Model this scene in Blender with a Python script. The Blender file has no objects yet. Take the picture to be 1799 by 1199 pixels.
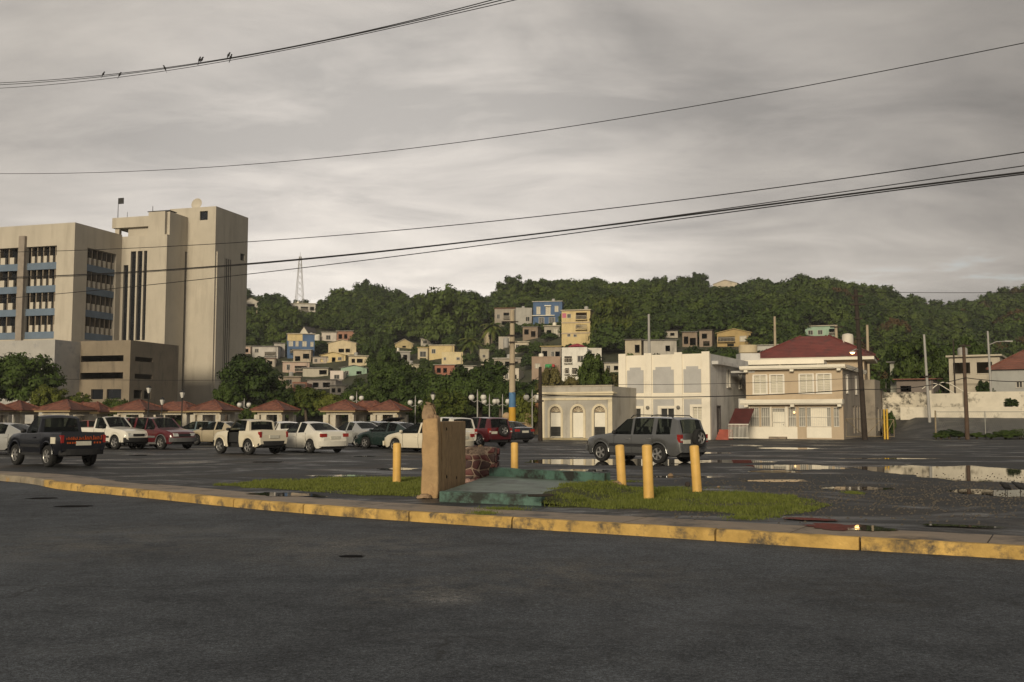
import bpy, bmesh, math, random
import numpy as np
from mathutils import Vector, Matrix, noise as mn
random.seed(7); RNG = np.random.default_rng(7)
R = math.radians
S = bpy.context.scene
COL = S.collection

# ---------------------------------------------------------------- camera, world, sun, exposure
F = 1749.0; CX, CY = 899.5, 599.5; HC = 1.7
TH = math.atan(133.5 / F); CT, ST = math.cos(TH), math.sin(TH)
cam = bpy.data.cameras.new('camera'); cam.lens = 35; cam.sensor_width = 36; cam.clip_end = 6000; cam.clip_start = .1
co = bpy.data.objects.new('camera', cam); COL.objects.link(co)
co.location = (0, 0, HC); co.rotation_euler = (math.pi / 2 + TH, 0, 0); S.camera = co
S.view_settings.view_transform = 'Standard'; S.view_settings.look = 'None'
S.view_settings.exposure = 0.5; S.view_settings.gamma = 1.0
SUN_AZ = Vector((-.27, -.96)).normalized(); SUN_EL = R(17)
sunvec = Vector((SUN_AZ.x * math.cos(SUN_EL), SUN_AZ.y * math.cos(SUN_EL), math.sin(SUN_EL)))
sl = bpy.data.lights.new('sun', 'SUN'); sl.energy = 2.1; sl.angle = R(16); sl.color = (1, .86, .63)
so = bpy.data.objects.new('sun', sl); COL.objects.link(so); so.rotation_euler = sunvec.to_track_quat('Z', 'Y').to_euler()

W = bpy.data.worlds.new('World'); S.world = W; W.use_nodes = True
nt = W.node_tree; nt.nodes.clear()
def N(nt, t, **kw):
    n = nt.nodes.new(t)
    for k, v in kw.items():
        if k.startswith('i_'):
            n.inputs[int(k[2:]) if k[2:].isdigit() else k[2:].replace('_', ' ')].default_value = v
        else: setattr(n, k, v)
    return n
def ramp(nt, fac, stops, interp='LINEAR'):
    r = nt.nodes.new('ShaderNodeValToRGB'); r.color_ramp.interpolation = interp
    e = r.color_ramp.elements
    while len(e) < len(stops): e.new(.5)
    for el, (p, c) in zip(e, stops):
        el.position = p; el.color = (c, c, c, 1) if isinstance(c, (int, float)) else (*c, 1)
    nt.links.new(fac, r.inputs[0]); return r.outputs[0]
def mix(nt, fac, a, b, mode='MIX'):
    m = nt.nodes.new('ShaderNodeMix'); m.data_type = 'RGBA'; m.blend_type = mode
    for s, val in ((m.inputs[0], fac), (m.inputs[6], a), (m.inputs[7], b)):
        if hasattr(val, 'is_linked'): nt.links.new(val, s)
        elif isinstance(val, (int, float)): s.default_value = val if s.type == 'VALUE' else (val, val, val, 1)
        else: s.default_value = (*val, 1)
    return m.outputs[2]
def mth(nt, op, a, b=0.0):
    m = nt.nodes.new('ShaderNodeMath'); m.operation = op
    for i, val in enumerate((a, b)):
        if hasattr(val, 'is_linked'): nt.links.new(val, m.inputs[i])
        else: m.inputs[i].default_value = val
    return m.outputs[0]
def sky():
    L = nt.links
    sk = N(nt, 'ShaderNodeTexSky', sky_type='NISHITA', sun_disc=False)
    sk.sun_elevation = SUN_EL; sk.sun_rotation = math.atan2(SUN_AZ.x, SUN_AZ.y) % (2 * math.pi)
    tc = N(nt, 'ShaderNodeTexCoord')
    sep = N(nt, 'ShaderNodeSeparateXYZ'); L.new(tc.outputs['Generated'], sep.inputs[0])
    zz = mth(nt, 'ADD', mth(nt, 'MAXIMUM', sep.outputs[2], 0.0), .16)
    cmb = N(nt, 'ShaderNodeCombineXYZ')
    L.new(mth(nt, 'DIVIDE', sep.outputs[0], zz), cmb.inputs[0]); L.new(mth(nt, 'DIVIDE', sep.outputs[1], zz), cmb.inputs[1])
    n1 = N(nt, 'ShaderNodeTexNoise', i_Scale=.8, i_Detail=7.0, i_Roughness=.52, i_Distortion=.35)
    n2 = N(nt, 'ShaderNodeTexNoise', i_Scale=2.0, i_Detail=6.0, i_Roughness=.6, i_Distortion=.6)
    mp = N(nt, 'ShaderNodeMapping'); mp.inputs['Location'].default_value = (3.1, 1.7, 0); mp.inputs['Scale'].default_value = (.8, 1.3, 1)
    L.new(cmb.outputs[0], mp.inputs[0]); L.new(mp.outputs[0], n1.inputs[0]); L.new(mp.outputs[0], n2.inputs[0])
    fac = mth(nt, 'ADD', mth(nt, 'MULTIPLY', n1.outputs[0], .6), mth(nt, 'MULTIPLY', n2.outputs[0], .4))
    cl = ramp(nt, fac, [(.38, (1.72, 1.62, 1.52)), (.46, (2.28, 2.12, 1.96)), (.53, (2.70, 2.50, 2.28)), (.61, (3.25, 3.0, 2.72))])
    # the thin bright veil of cloud low above the hill
    gd = Vector((-.13, .97, .11)).normalized()
    dt = N(nt, 'ShaderNodeVectorMath', operation='DOT_PRODUCT'); dt.inputs[1].default_value = gd
    L.new(tc.outputs['Generated'], dt.inputs[0])
    glow = ramp(nt, dt.outputs['Value'], [(.60, .66), (.80, .70), (.92, 1.05), (1.0, 1.75)], 'EASE')
    cl2 = mix(nt, 1.0, cl, glow, 'MULTIPLY')
    cover = ramp(nt, fac, [(.60, 1.0), (.70, .6)])
    blue = mix(nt, 1.0, sk.outputs[0], (.9, .9, .9), 'MULTIPLY')
    c3 = mix(nt, cover, blue, cl2)
    bg = N(nt, 'ShaderNodeBackground'); bg.inputs[1].default_value = .13
    L.new(c3, bg.inputs[0]); out = N(nt, 'ShaderNodeOutputWorld'); L.new(bg.outputs[0], out.inputs[0])
sky()

# ---------------------------------------------------------------- geometry helpers
def ray(px, py):
    u = (px - CX) / F; v = (CY - py) / F
    return u, CT - v * ST, ST + v * CT
def gp(px, py, z=0.0):
    u, dy, dz = ray(px, py); t = (z - HC) / dz
    return Vector((u * t, dy * t, z))
def pt(px, py, Y):
    u, dy, dz = ray(px, py); t = Y / dy
    return Vector((u * t, Y, HC + dz * t))
def proj(p):
    d = p[1] * CT + (p[2] - HC) * ST; up = -p[1] * ST + (p[2] - HC) * CT
    return CX + F * p[0] / d, CY - F * up / d
def interp(x, tab):
    if x <= tab[0][0]: return tab[0][1]
    for (a, b), (c, d) in zip(tab, tab[1:]):
        if x <= c: return b + (d - b) * (x - a) / (c - a)
    return tab[-1][1]

class MB:
    def __init__(s): s.v = []; s.f = []
    def add(s, vs, fs):
        b = len(s.v); s.v += [tuple(v) for v in vs]; s.f += [tuple(i + b for i in f) for f in fs]; return s
    def box(s, x0, x1, y0, y1, z0, z1):
        return s.add([(x0,y0,z0),(x1,y0,z0),(x1,y1,z0),(x0,y1,z0),(x0,y0,z1),(x1,y0,z1),(x1,y1,z1),(x0,y1,z1)],
                     [(3,2,1,0),(4,5,6,7),(0,1,5,4),(1,2,6,5),(2,3,7,6),(3,0,4,7)])
    def hexa(s, pts):   # 8 corner points, bottom 4 then top 4, counter-clockwise
        return s.add(pts, [(3,2,1,0),(4,5,6,7),(0,1,5,4),(1,2,6,5),(2,3,7,6),(3,0,4,7)])
    def bar(s, p0, p1, w, h):
        p0 = Vector(p0); p1 = Vector(p1); d = (p1 - p0).normalized()
        a = d.cross(Vector((0,0,1)));  a = a.normalized() if a.length > .01 else Vector((1,0,0))
        b = a.cross(d)
        q = [(-1,-1),(1,-1),(1,1),(-1,1)]
        return s.hexa([p0 + a*w/2*i + b*h/2*j for i, j in q] + [p1 + a*w/2*i + b*h/2*j for i, j in q])
    def tube(s, pts, r, n=6, cap=True):
        pts = [Vector(p) for p in pts]; k = len(pts)
        rs = r if isinstance(r, (list, tuple)) else [r] * k
        vs = []; fs = []; up = Vector((0, 0, 1)); a0 = None
        for i, p in enumerate(pts):
            d = (pts[min(i + 1, k - 1)] - pts[max(i - 1, 0)]).normalized()
            a = d.cross(up) if a0 is None else a0 - d * a0.dot(d)
            if a.length < .01: a = d.cross(Vector((1, 0, 0)))
            a.normalize(); a0 = a; b = a.cross(d)
            for j in range(n):
                t = 2 * math.pi * j / n; vs.append(p + (a * math.cos(t) + b * math.sin(t)) * rs[i])
        for i in range(k - 1):
            for j in range(n): fs.append((i*n+j, i*n+(j+1)%n, (i+1)*n+(j+1)%n, (i+1)*n+j))
        if cap: fs += [tuple(range(n))[::-1], tuple((k-1)*n + j for j in range(n))]
        return s.add(vs, [f[::-1] for f in fs])
    def cyl(s, p0, p1, r0, r1=None, n=12): return s.tube([p0, p1], [r0, r0 if r1 is None else r1], n)
    def lathe(s, prof, n=16, M=None, cap=True):
        vs = []; fs = []; k = len(prof)
        for (r, z) in prof:
            for j in range(n):
                t = 2*math.pi*j/n; p = Vector((r*math.cos(t), r*math.sin(t), z)); vs.append(M @ p if M else p)
        for i in range(k-1):
            for j in range(n): fs.append((i*n+j, i*n+(j+1)%n, (i+1)*n+(j+1)%n, (i+1)*n+j))
        if cap: fs += [tuple(range(n))[::-1], tuple((k-1)*n+j for j in range(n))]
        return s.add(vs, fs)
    def prism(s, poly, h0, h1, fn=lambda a, b, h: (a, b, h)):
        n = len(poly); vs = [fn(a, b, h0) for a, b in poly] + [fn(a, b, h1) for a, b in poly]
        return s.add(vs, [tuple(range(n))[::-1], tuple(range(n, 2*n))] + [(i, (i+1)%n, n+(i+1)%n, n+i) for i in range(n)])
    def holes(s, a0, a1, z0, z1, n0, n1, hs, fn=lambda a, n, z: (a, n, z)):
        # a wall from a0..a1, z0..z1, n0..n1 thick, with rectangular openings (a0,a1,z0,z1)
        A = sorted({a0, a1, *[h[0] for h in hs], *[h[1] for h in hs]}); A = [a for a in A if a0 <= a <= a1]
        Z = sorted({z0, z1, *[h[2] for h in hs], *[h[3] for h in hs]}); Z = [z for z in Z if z0 <= z <= z1]
        for p, q in zip(A, A[1:]):
            run = None
            for u, v in zip(Z, Z[1:]):
                inside = any(h[0] - 1e-6 <= p and q <= h[1] + 1e-6 and h[2] - 1e-6 <= u and v <= h[3] + 1e-6 for h in hs)
                if inside:
                    if run: s.nbox(p, q, n0, n1, run[0], run[1], fn); run = None
                else: run = (run[0], v) if run else (u, v)
            if run: s.nbox(p, q, n0, n1, run[0], run[1], fn)
        return s
    def nbox(s, a0, a1, n0, n1, z0, z1, fn=lambda a, n, z: (a, n, z)):
        q = [(a0,n0),(a1,n0),(a1,n1),(a0,n1)]
        return s.hexa([fn(a, n, z0) for a, n in q] + [fn(a, n, z1) for a, n in q])
    def build(s, name, m, parent=None, smooth=None, loc=None):
        me = bpy.data.meshes.new(name); me.from_pydata(s.v, [], s.f); me.update()
        if smooth is not None:
            me.shade_smooth(); me.set_sharp_from_angle(angle=R(smooth))
        return ob(name, me, m, parent, loc)
def ob(name, me, m, parent=None, loc=None):
    o = bpy.data.objects.new(name, me); COL.objects.link(o)
    if m is not None and not me.materials: me.materials.append(m)
    if parent is not None: o.parent = parent
    if loc is not None: o.location = loc
    return o
def tag(o, label, cat, group=None):
    o['label'] = label; o['category'] = cat
    if group: o['group'] = group
    return o
def thing(name, label, cat, loc=(0,0,0), rz=0.0, group=None):
    o = bpy.data.objects.new(name, None); COL.objects.link(o); o.location = loc; o.rotation_euler = (0, 0, rz)
    o.empty_display_size = .3
    return tag(o, label, cat, group)
def struct(o, kind='structure'): o['kind'] = kind; return o
def rough_mesh(name, dims, seg, amp, fr=3.0, taper=1.0, seed=0, z0=0.0):
    bm = bmesh.new(); bmesh.ops.create_cube(bm, size=1)
    bmesh.ops.subdivide_edges(bm, edges=bm.edges[:], cuts=seg, use_grid_fill=True)
    for v in bm.verts:
        t = v.co.z + .5; k = 1 + (taper - 1) * t
        p = Vector((v.co.x * dims[0] * k, v.co.y * dims[1] * k, t * dims[2] + z0))
        e = sum(abs(abs(c) - .5) < 1e-4 for c in v.co)
        d = mn.noise_vector(p * fr + Vector((seed * 7.1, seed * 3.3, 0)))
        if e > 1: p -= Vector((v.co.x, v.co.y, v.co.z)) * amp * 1.4 * (e - 1)
        v.co = p + d * amp
    me = bpy.data.meshes.new(name); bm.to_mesh(me); bm.free()
    me.shade_smooth(); me.set_sharp_from_angle(angle=R(50)); return me

# ---------------------------------------------------------------- materials
MATS = {}
def mat(name, col, rough=.7, var=.12, vs=1.5, bump=0.0, bs=30.0, stain=None, ss=1.0, sthr=(.52, .68), streak=1.0, spec=.4, metal=0.0, coat=0.0, emit=None):
    if name in MATS: return MATS[name]
    m = bpy.data.materials.new(name); m.use_nodes = True; t = m.node_tree; b = t.nodes['Principled BSDF']; L = t.links
    b.inputs['Roughness'].default_value = rough; b.inputs['Specular IOR Level'].default_value = spec
    b.inputs['Metallic'].default_value = metal; b.inputs['Coat Weight'].default_value = coat; b.inputs['Coat Roughness'].default_value = .08
    tc = N(t, 'ShaderNodeTexCoord')
    n1 = N(t, 'ShaderNodeTexNoise', i_Scale=vs, i_Detail=5.0, i_Roughness=.62); L.new(tc.outputs['Object'], n1.inputs[0])
    lo = tuple(c * (1 - var) for c in col); hi = tuple(min(1, c * (1 + var)) for c in col)
    c = ramp(t, n1.outputs[0], [(.32, lo), (.68, hi)])
    if stain:
        mp = N(t, 'ShaderNodeMapping'); mp.inputs['Scale'].default_value = (1, 1, 1 / streak); L.new(tc.outputs['Object'], mp.inputs[0])
        n2 = N(t, 'ShaderNodeTexNoise', i_Scale=ss, i_Detail=7.0, i_Roughness=.7); L.new(mp.outputs[0], n2.inputs[0])
        c = mix(t, ramp(t, n2.outputs[0], [(sthr[0], 0.0), (sthr[1], 1.0)]), c, stain)
    L.new(c, b.inputs['Base Color'])
    if bump:
        n3 = N(t, 'ShaderNodeTexNoise', i_Scale=bs, i_Detail=4.0); L.new(tc.outputs['Object'], n3.inputs[0])
        bp = N(t, 'ShaderNodeBump'); bp.inputs['Strength'].default_value = bump; bp.inputs['Distance'].default_value = .02
        L.new(n3.outputs[0], bp.inputs['Height']); L.new(bp.outputs[0], b.inputs['Normal'])
    if emit:
        b.inputs['Emission Color'].default_value = (*emit[0], 1); b.inputs['Emission Strength'].default_value = emit[1]
    MATS[name] = m; return m
def paint(name, col, rough=.28, metal=0.0): return mat('paint_' + name, col, rough=rough, var=.05, vs=.8, coat=.55, metal=metal, stain=tuple(c*.75+.02 for c in col), ss=2.2, sthr=(.6,.85))
def leafmat(name, dark, light, trans=.22):
    if name in MATS: return MATS[name]
    m = bpy.data.materials.new(name); m.use_nodes = True; t = m.node_tree; L = t.links
    b = t.nodes['Principled BSDF']; b.inputs['Roughness'].default_value = .62; b.inputs['Specular IOR Level'].default_value = .22
    tc = N(t, 'ShaderNodeTexCoord'); oi = N(t, 'ShaderNodeObjectInfo'); geo = N(t, 'ShaderNodeNewGeometry')
    n1 = N(t, 'ShaderNodeTexNoise', i_Scale=3.2, i_Detail=3.0); L.new(tc.outputs['Object'], n1.inputs[0])
    a = mth(t, 'ADD', mth(t, 'MULTIPLY', n1.outputs[0], .75), mth(t, 'MULTIPLY', oi.outputs['Random'], .62))
    a = mth(t, 'ADD', a, mth(t, 'MULTIPLY', geo.outputs['Random Per Island'], .35))
    c = ramp(t, a, [(.42, dark), (1.05, light)])
    L.new(c, b.inputs['Base Color'])
    tr = N(t, 'ShaderNodeBsdfTranslucent'); L.new(c, tr.inputs[0])
    mx = N(t, 'ShaderNodeMixShader'); mx.inputs[0].default_value = trans
    L.new(b.outputs[0], mx.inputs[1]); L.new(tr.outputs[0], mx.inputs[2]); L.new(mx.outputs[0], t.nodes['Material Output'].inputs[0])
    MATS[name] = m; return m
def asphalt(name, lo, hi, rlo, rhi, wet=.8, ws=.35, brown=None, spec=.4, stains=()):
    m = bpy.data.materials.new(name); m.use_nodes = True; t = m.node_tree; L = t.links; b = t.nodes['Principled BSDF']
    tc = N(t, 'ShaderNodeTexCoord'); O = tc.outputs['Object']
    def noi(s, d=6.0, r=.6, dist=0.0, sc=None):
        n = N(t, 'ShaderNodeTexNoise', i_Scale=s, i_Detail=d, i_Roughness=r, i_Distortion=dist)
        if sc:
            mp = N(t, 'ShaderNodeMapping'); mp.inputs['Scale'].default_value = sc; mp.inputs['Rotation'].default_value = (0, 0, R(33)); L.new(O, mp.inputs[0]); L.new(mp.outputs[0], n.inputs[0])
        else: L.new(O, n.inputs[0])
        return n.outputs[0]
    big = noi(.16, 6, .65, .4, (.8, 1.25, 1)); mid = noi(1.6, 7, .7); fine = noi(42, 3, .8); grit = noi(11, 5, .85)
    a = mth(t, 'ADD', mth(t, 'MULTIPLY', big, .30), mth(t, 'MULTIPLY', mid, .24))
    a = mth(t, 'ADD', a, mth(t, 'MULTIPLY', fine, .26)); a = mth(t, 'ADD', a, mth(t, 'MULTIPLY', grit, .30))
    c = ramp(t, a, [(.455, lo), (.64, hi)])
    for sx, sy, sr, sv in stains:
        mp = N(t, 'ShaderNodeVectorMath', operation='DISTANCE'); mp.inputs[1].default_value = (sx, sy, -.15); L.new(O, mp.inputs[0])
        c = mix(t, mth(t, 'MULTIPLY', ramp(t, mth(t, 'DIVIDE', mp.outputs['Value'], sr), [(.1, 1.0), (1.0, 0.0)]), ramp(t, noi(5 / sr, 6, .8), [(.42, 0.0), (.62, .9)])), c, (sv, sv * .97, sv * .92))
    if brown: c = mix(t, ramp(t, noi(.3, 5, .7), [(.5, 0.0), (.64, .75)]), c, mix(t, fine, tuple(x * .45 for x in brown), tuple(x * 1.3 for x in brown)))
    spk = mth(t, 'ADD', mth(t, 'MULTIPLY', noi(26, 5, .9), .6), mth(t, 'MULTIPLY', noi(95, 2, .7), .4))
    c = mix(t, 1.0, c, ramp(t, spk, [(.43, .40), (.5, .92), (.57, 1.8)]), 'MULTIPLY')
    vo = N(t, 'ShaderNodeTexVoronoi', feature='DISTANCE_TO_EDGE', i_Scale=.33); 
    nv = N(t, 'ShaderNodeTexNoise', i_Scale=1.3, i_Detail=5.0); L.new(O, nv.inputs[0])
    ad = N(t, 'ShaderNodeVectorMath', operation='MULTIPLY_ADD'); ad.inputs[1].default_value = (.9, .9, 0); L.new(nv.outputs['Color'], ad.inputs[0]); L.new(O, ad.inputs[2]); L.new(ad.outputs[0], vo.inputs[0])
    crack = mth(t, 'MULTIPLY', ramp(t, vo.outputs['Distance'], [(.002, .8), (.008, 0.0)]), ramp(t, noi(.22, 3), [(.5, 0.0), (.62, .8)]))
    c = mix(t, crack, c, (.012, .012, .012)); L.new(c, b.inputs['Base Color'])
    wetm = ramp(t, noi(ws, 8, .68, .6, (.75, 1.35, 1)), [(.5, 0.0), (.62, 1.0)])
    rg = mth(t, 'ADD', rhi, mth(t, 'MULTIPLY', wetm, (rlo - rhi) * wet)); L.new(rg, b.inputs['Roughness'])
    b.inputs['Specular IOR Level'].default_value = spec
    bp = N(t, 'ShaderNodeBump'); bp.inputs['Strength'].default_value = .5; bp.inputs['Distance'].default_value = .012
    h = mth(t, 'SUBTRACT', mth(t, 'ADD', fine, mth(t, 'MULTIPLY', grit, 1.2)), crack); L.new(h, bp.inputs['Height']); L.new(bp.outputs[0], b.inputs['Normal'])
    return m
# ---------------------------------------------------------------- terrain
SKY = [(-400, 512), (200, 512), (426, 513), (520, 516), (575, 518), (640, 512), (700, 516), (745, 530), (785, 515), (825, 510), (862, 526), (900, 497), (950, 494),
       (1000, 490), (1060, 498), (1130, 493), (1230, 497), (1300, 500), (1350, 499), (1400, 490), (1450, 494), (1520, 502), (1565, 503), (1600, 521), (1640, 541), (1680, 539), (1720, 526), (1760, 516), (1800, 505), (1950, 470), (2400, 440)]
YR = 420.0
RID = [((p - CX) / F * YR, pt(p, y, YR).z - 6.2) for p, y in SKY]
Y0T = [(-160, 185), (-60, 178), (-20, 165), (0, 150), (14, 122), (24, 108), (34, 94), (70, 90), (200, 90)]
def terr(x, y):
    y0 = interp(x, Y0T); hr = interp(x, RID)
    if y <= y0: return -.25
    t = (y - y0) / (YR - y0)
    if y < YR: hr = interp(x * (1 + (YR / max(y, 150) - 1) * .85), RID)
    if t <= 1: h = hr * (t ** (1.38 + .5 * max(0, min(1, (x / max(y, 90) - .30) / .1)))) * (1 + .10 * math.sin(t * math.pi))
    else: h = hr * max(.25, 1 - .9 * (t - 1))
    h += mn.noise(Vector((x * .03, y * .03, 3))) * 3.0 * min(1, t * 3)
    return h - .25
def hit(px, py, d0=88, d1=445):
    D = d0
    while D < d1:
        p = pt(px, py, D)
        if p.z <= terr(p.x, D): return D
        D += .5
    return d1
def make_terrain():
    xs = [-900, -600, -420] + list(np.linspace(-300, 420, 121)) + [520, 700, 900]
    ys = [-300, -120, -40, 20, 60] + list(np.linspace(84, 500, 105)) + [560, 650, 800, 1200]
    v = [(x, y, terr(x, y)) for y in ys for x in xs]; n = len(xs)
    f = [(j*n+i, j*n+i+1, (j+1)*n+i+1, (j+1)*n+i) for j in range(len(ys)-1) for i in range(n-1)]
    mb = MB(); mb.v = v; mb.f = f
    struct(mb.build('ground', mat('hill_soil', (.05, .052, .026), .95, .4, .12, stain=(.03, .045, .014), ss=.4), None, 60))
make_terrain()

# ---------------------------------------------------------------- kerb line, road, lot, sidewalk
KP = [(-62, 58), (-40, 44.5), (-24, 34.2)] + [tuple(gp(x, y)[:2]) for x, y in ((0, 836), (107, 850), (250, 863), (420, 879.5), (600, 893.5), (800, 906.5), (1000, 918), (1200, 929.5), (1450, 945), (1799, 963.5))] + [(11.2, 10.0), (24, 2.2), (60, -19)]
def catmull(P, step=.25):
    P = [Vector(p) for p in P]; out = []
    for i in range(1, len(P) - 2):
        a, b, c, d = P[i-1:i+3]; n = max(2, int((c - b).length / step))
        for k in range(n):
            t = k / n
            out.append(.5 * ((2*b) + (c - a)*t + (2*a - 5*b + 4*c - d)*t*t + (3*b - a - 3*c + d)*t**3))
    out.append(P[-2]); return out
P0 = [(-90, 76)] + KP + [(90, -37)]
KL = catmull(P0); 
for _ in range(14): KL = [KL[0]] + [(a + b * 2 + c) / 4 for a, b, c in zip(KL, KL[1:], KL[2:])] + [KL[-1]]
KN = []
for i in range(len(KL)):
    d = (KL[min(i+1, len(KL)-1)] - KL[max(i-1, 0)]).normalized(); KN.append(Vector((-d.y, d.x)))   # towards the lot
def off(i, s): return KL[i] + KN[i] * s
A_ROAD = asphalt('road_asphalt', (.019, .0225, .028), (.090, .101, .116), .5, .8, .5, .3, None, .25, [(*gp(785, 1052, -.15)[:2], .42, .22), (*gp(740, 1040, -.15)[:2], 1.1, .13), (*gp(620, 960, -.15)[:2], 2.6, .12), (*gp(1000, 1010, -.15)[:2], 2.2, .10), (*gp(200, 950, -.15)[:2], 3.2, .105), (*gp(1500, 1040, -.15)[:2], 1.6, .035)])
A_LOT = asphalt('lot_asphalt', (.010, .011, .0125), (.052, .054, .056), .26, .72, 1.0, .30, (.058, .046, .034), .3)
rd = MB(); n = len(KL)
rp = [(*off(i, .05), -.15) for i in range(n)] + [(120, -40, -.15), (120, -160, -.15), (-160, -160, -.15), (-160, 60, -.15)]
rd.add(rp, [tuple(range(len(rp)))[::-1]]); struct(rd.build('road', A_ROAD))
lt = MB(); lp = [(*off(i, .14), 0) for i in range(n)] + [(150, -19, 0), (150, 111, 0), (-150, 111, 0), (-150, 58, 0)]
lt.add(lp, [tuple(range(len(lp)))]); struct(lt.build('parking_lot', A_LOT))
def arc(i0, i1): return sum((KL[i+1] - KL[i]).length for i in range(i0, i1))
M_KERB = mat('kerb_yellow', (.50, .325, .10), .85, .3, 2.0, .6, 30, stain=(.11, .088, .06), ss=2.3, sthr=(.50, .64))
M_KERBG = mat('kerb_grey', (.26, .22, .16), .85, .25, 2.5, .4, 40, stain=(.36, .21, .05), ss=1.3, sthr=(.58, .66))
M_CONC = mat('sidewalk_concrete', (.26, .205, .15), .6, .25, .9, .35, 45, stain=(.075, .062, .05), ss=.9, sthr=(.48, .64))
kerb = bpy.data.objects.new('kerb', None); COL.objects.link(kerb); struct(kerb)
walk = bpy.data.objects.new('sidewalk', None); COL.objects.link(walk); struct(walk)
def strip(i0, i1, s0, s1, z0, z1, g0=0.0, amp=0.0):
    mb = MB(); ids = list(range(i0, i1 + 1)); vs = []
    for k, i in enumerate(ids):
        sh = Vector((0, 0))
        if k == 0: sh = (KL[i+1] - KL[i]) .normalized() * g0
        if k == len(ids) - 1: sh = (KL[i-1] - KL[i]).normalized() * g0
        nz = lambda q: amp * mn.noise(Vector((KL[i].x * 3, KL[i].y * 3, q)))
        c = .028 if z1 - z0 > .1 else .012
        a = off(i, s0) + sh; b = off(i, s1) + sh
        fr = KN[i]
        vs += [(*(a + fr * nz(0)), z0), (*(a + fr * nz(1)), z1 - c + nz(2)), (*(a + fr * (c + nz(1))), z1 + nz(3)), (*b, z1 + nz(4) * .5), (*b, z0)]
    m = len(ids); fs = []
    for k in range(m - 1):
        for j in range(4): fs.append((k*5+j, k*5+j+1, (k+1)*5+j+1, (k+1)*5+j))
    fs += [tuple(range(5))[::-1], tuple((m-1)*5 + j for j in range(5))]
    mb.add(vs, [f[::-1] for f in fs]); return mb
i = next(k for k in range(n) if KL[k].x > -34); ends = []
while KL[i].x < 26:
    L = random.choice((2.0, 2.4, 3.0, 3.4)); j = i
    while arc(i, j) < L and j < n - 2: j += 1
    strip(i, j, 0, .17, -.2, .022, .016, .02).build('kerb_block', M_KERBG if KL[j].x < -12.2 else M_KERB, kerb, 40)
    i = j
i = next(k for k in range(n) if KL[k].x > -30)
while KL[i].x < 24:
    L = random.choice((2.2, 2.6, 3.1)); j = i
    while arc(i, j) < L and j < n - 2: j += 1
    strip(i, j, .185, 1.32 + random.uniform(-.06, .06), -.05, .012 + random.uniform(-.003, .004), .010, .004).build('slab', M_CONC, walk, 40)
    i = j

# puddles: thin sheets of standing water with ragged shores
M_WAT = bpy.data.materials.new('puddle_water'); M_WAT.use_nodes = True
def _w():
    t = M_WAT.node_tree; b = t.nodes['Principled BSDF']; b.inputs['Base Color'].default_value = (.022, .02, .017, 1); b.inputs['Roughness'].default_value = .015
    b.inputs['IOR'].default_value = 1.33; b.inputs['Specular IOR Level'].default_value = .5
    n1 = N(t, 'ShaderNodeTexNoise', i_Scale=5.0, i_Detail=2.0); tc = N(t, 'ShaderNodeTexCoord'); t.links.new(tc.outputs['Object'], n1.inputs[0])
    bp = N(t, 'ShaderNodeBump'); bp.inputs['Strength'].default_value = .035; bp.inputs['Distance'].default_value = .01; t.links.new(n1.outputs[0], bp.inputs['Height']); t.links.new(bp.outputs[0], b.inputs['Normal'])
_w()
PUD = [(1720, 831, 150, 15, 11), (1395, 821, 80, 4.5, 12), (1360, 829, 45, 2.2, 13), (1080, 812, 130, 6, 14), (1010, 827, 55, 2.4, 15), (1290, 811, 70, 3, 16), (1390, 788, 45, 1.6, 17), (1255, 796, 30, 1.4, 18),
       (1310, 783, 22, 1.2, 19), (960, 840, 40, 2, 20), (780, 812, 30, 1.4, 21), (590, 836, 45, 1.4, 22), (470, 812, 26, .8, 23), (250, 800, 22, .8, 25),
       (640, 802, 20, .7, 28), (1560, 806, 70, .9, 29), (1770, 866, 80, 7, 31), (1500, 858, 60, 3, 32), (1150, 838, 50, 1.6, 33), (1360, 845, 60, 2, 34), (1235, 838, 34, 1.6, 35), (700, 824, 34, 1.8, 36)]
for px, py, hx, hy, sd in PUD:
    c = gp(px, py, .006); ex = (gp(px + hx, py).x - c.x); ey = (gp(px, py - hy).y - gp(px, py + hy).y) / 2
    vs = []; K = 72
    for k in range(K):
        a = 2 * math.pi * k / K
        r = 1 + .42 * mn.noise(Vector((math.cos(a) * 1.6, math.sin(a) * 1.6, sd * 3.1))) + .22 * mn.noise(Vector((math.cos(a) * 6, math.sin(a) * 6, sd))) + .1 * mn.noise(Vector((math.cos(a) * 17, math.sin(a) * 17, sd)))
        vs.append((c.x + ex * r * math.cos(a), c.y + ey * r * math.sin(a), .006))
    struct(MB().add(vs, [tuple(range(K))]).build('puddle', M_WAT))
# water lying on the low part of the sidewalk
for px, py, hx, hy, sd in ((1480, 925, 66, 6, 41), (1420, 911, 46, 2, 42), (1690, 923, 60, 2, 43), (500, 868, 60, 3, 44)):
    c = gp(px, py, .03); ex = (gp(px + hx, py, .03).x - c.x); ey = (gp(px, py - hy, .03).y - gp(px, py + hy, .03).y) / 2; K = 60; vs = []
    for k in range(K):
        a = 2 * math.pi * k / K; r = 1 + .5 * mn.noise(Vector((math.cos(a) * 2, math.sin(a) * 2, sd * 2.7))) + .25 * mn.noise(Vector((math.cos(a) * 8, math.sin(a) * 8, sd)))
        x = ex * r * math.cos(a); y = ey * r * math.sin(a); vs.append((c.x + x, c.y + y - x * .42, .021))
    struct(MB().add(vs, [tuple(range(K))]).build('puddle', M_WAT))

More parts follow.
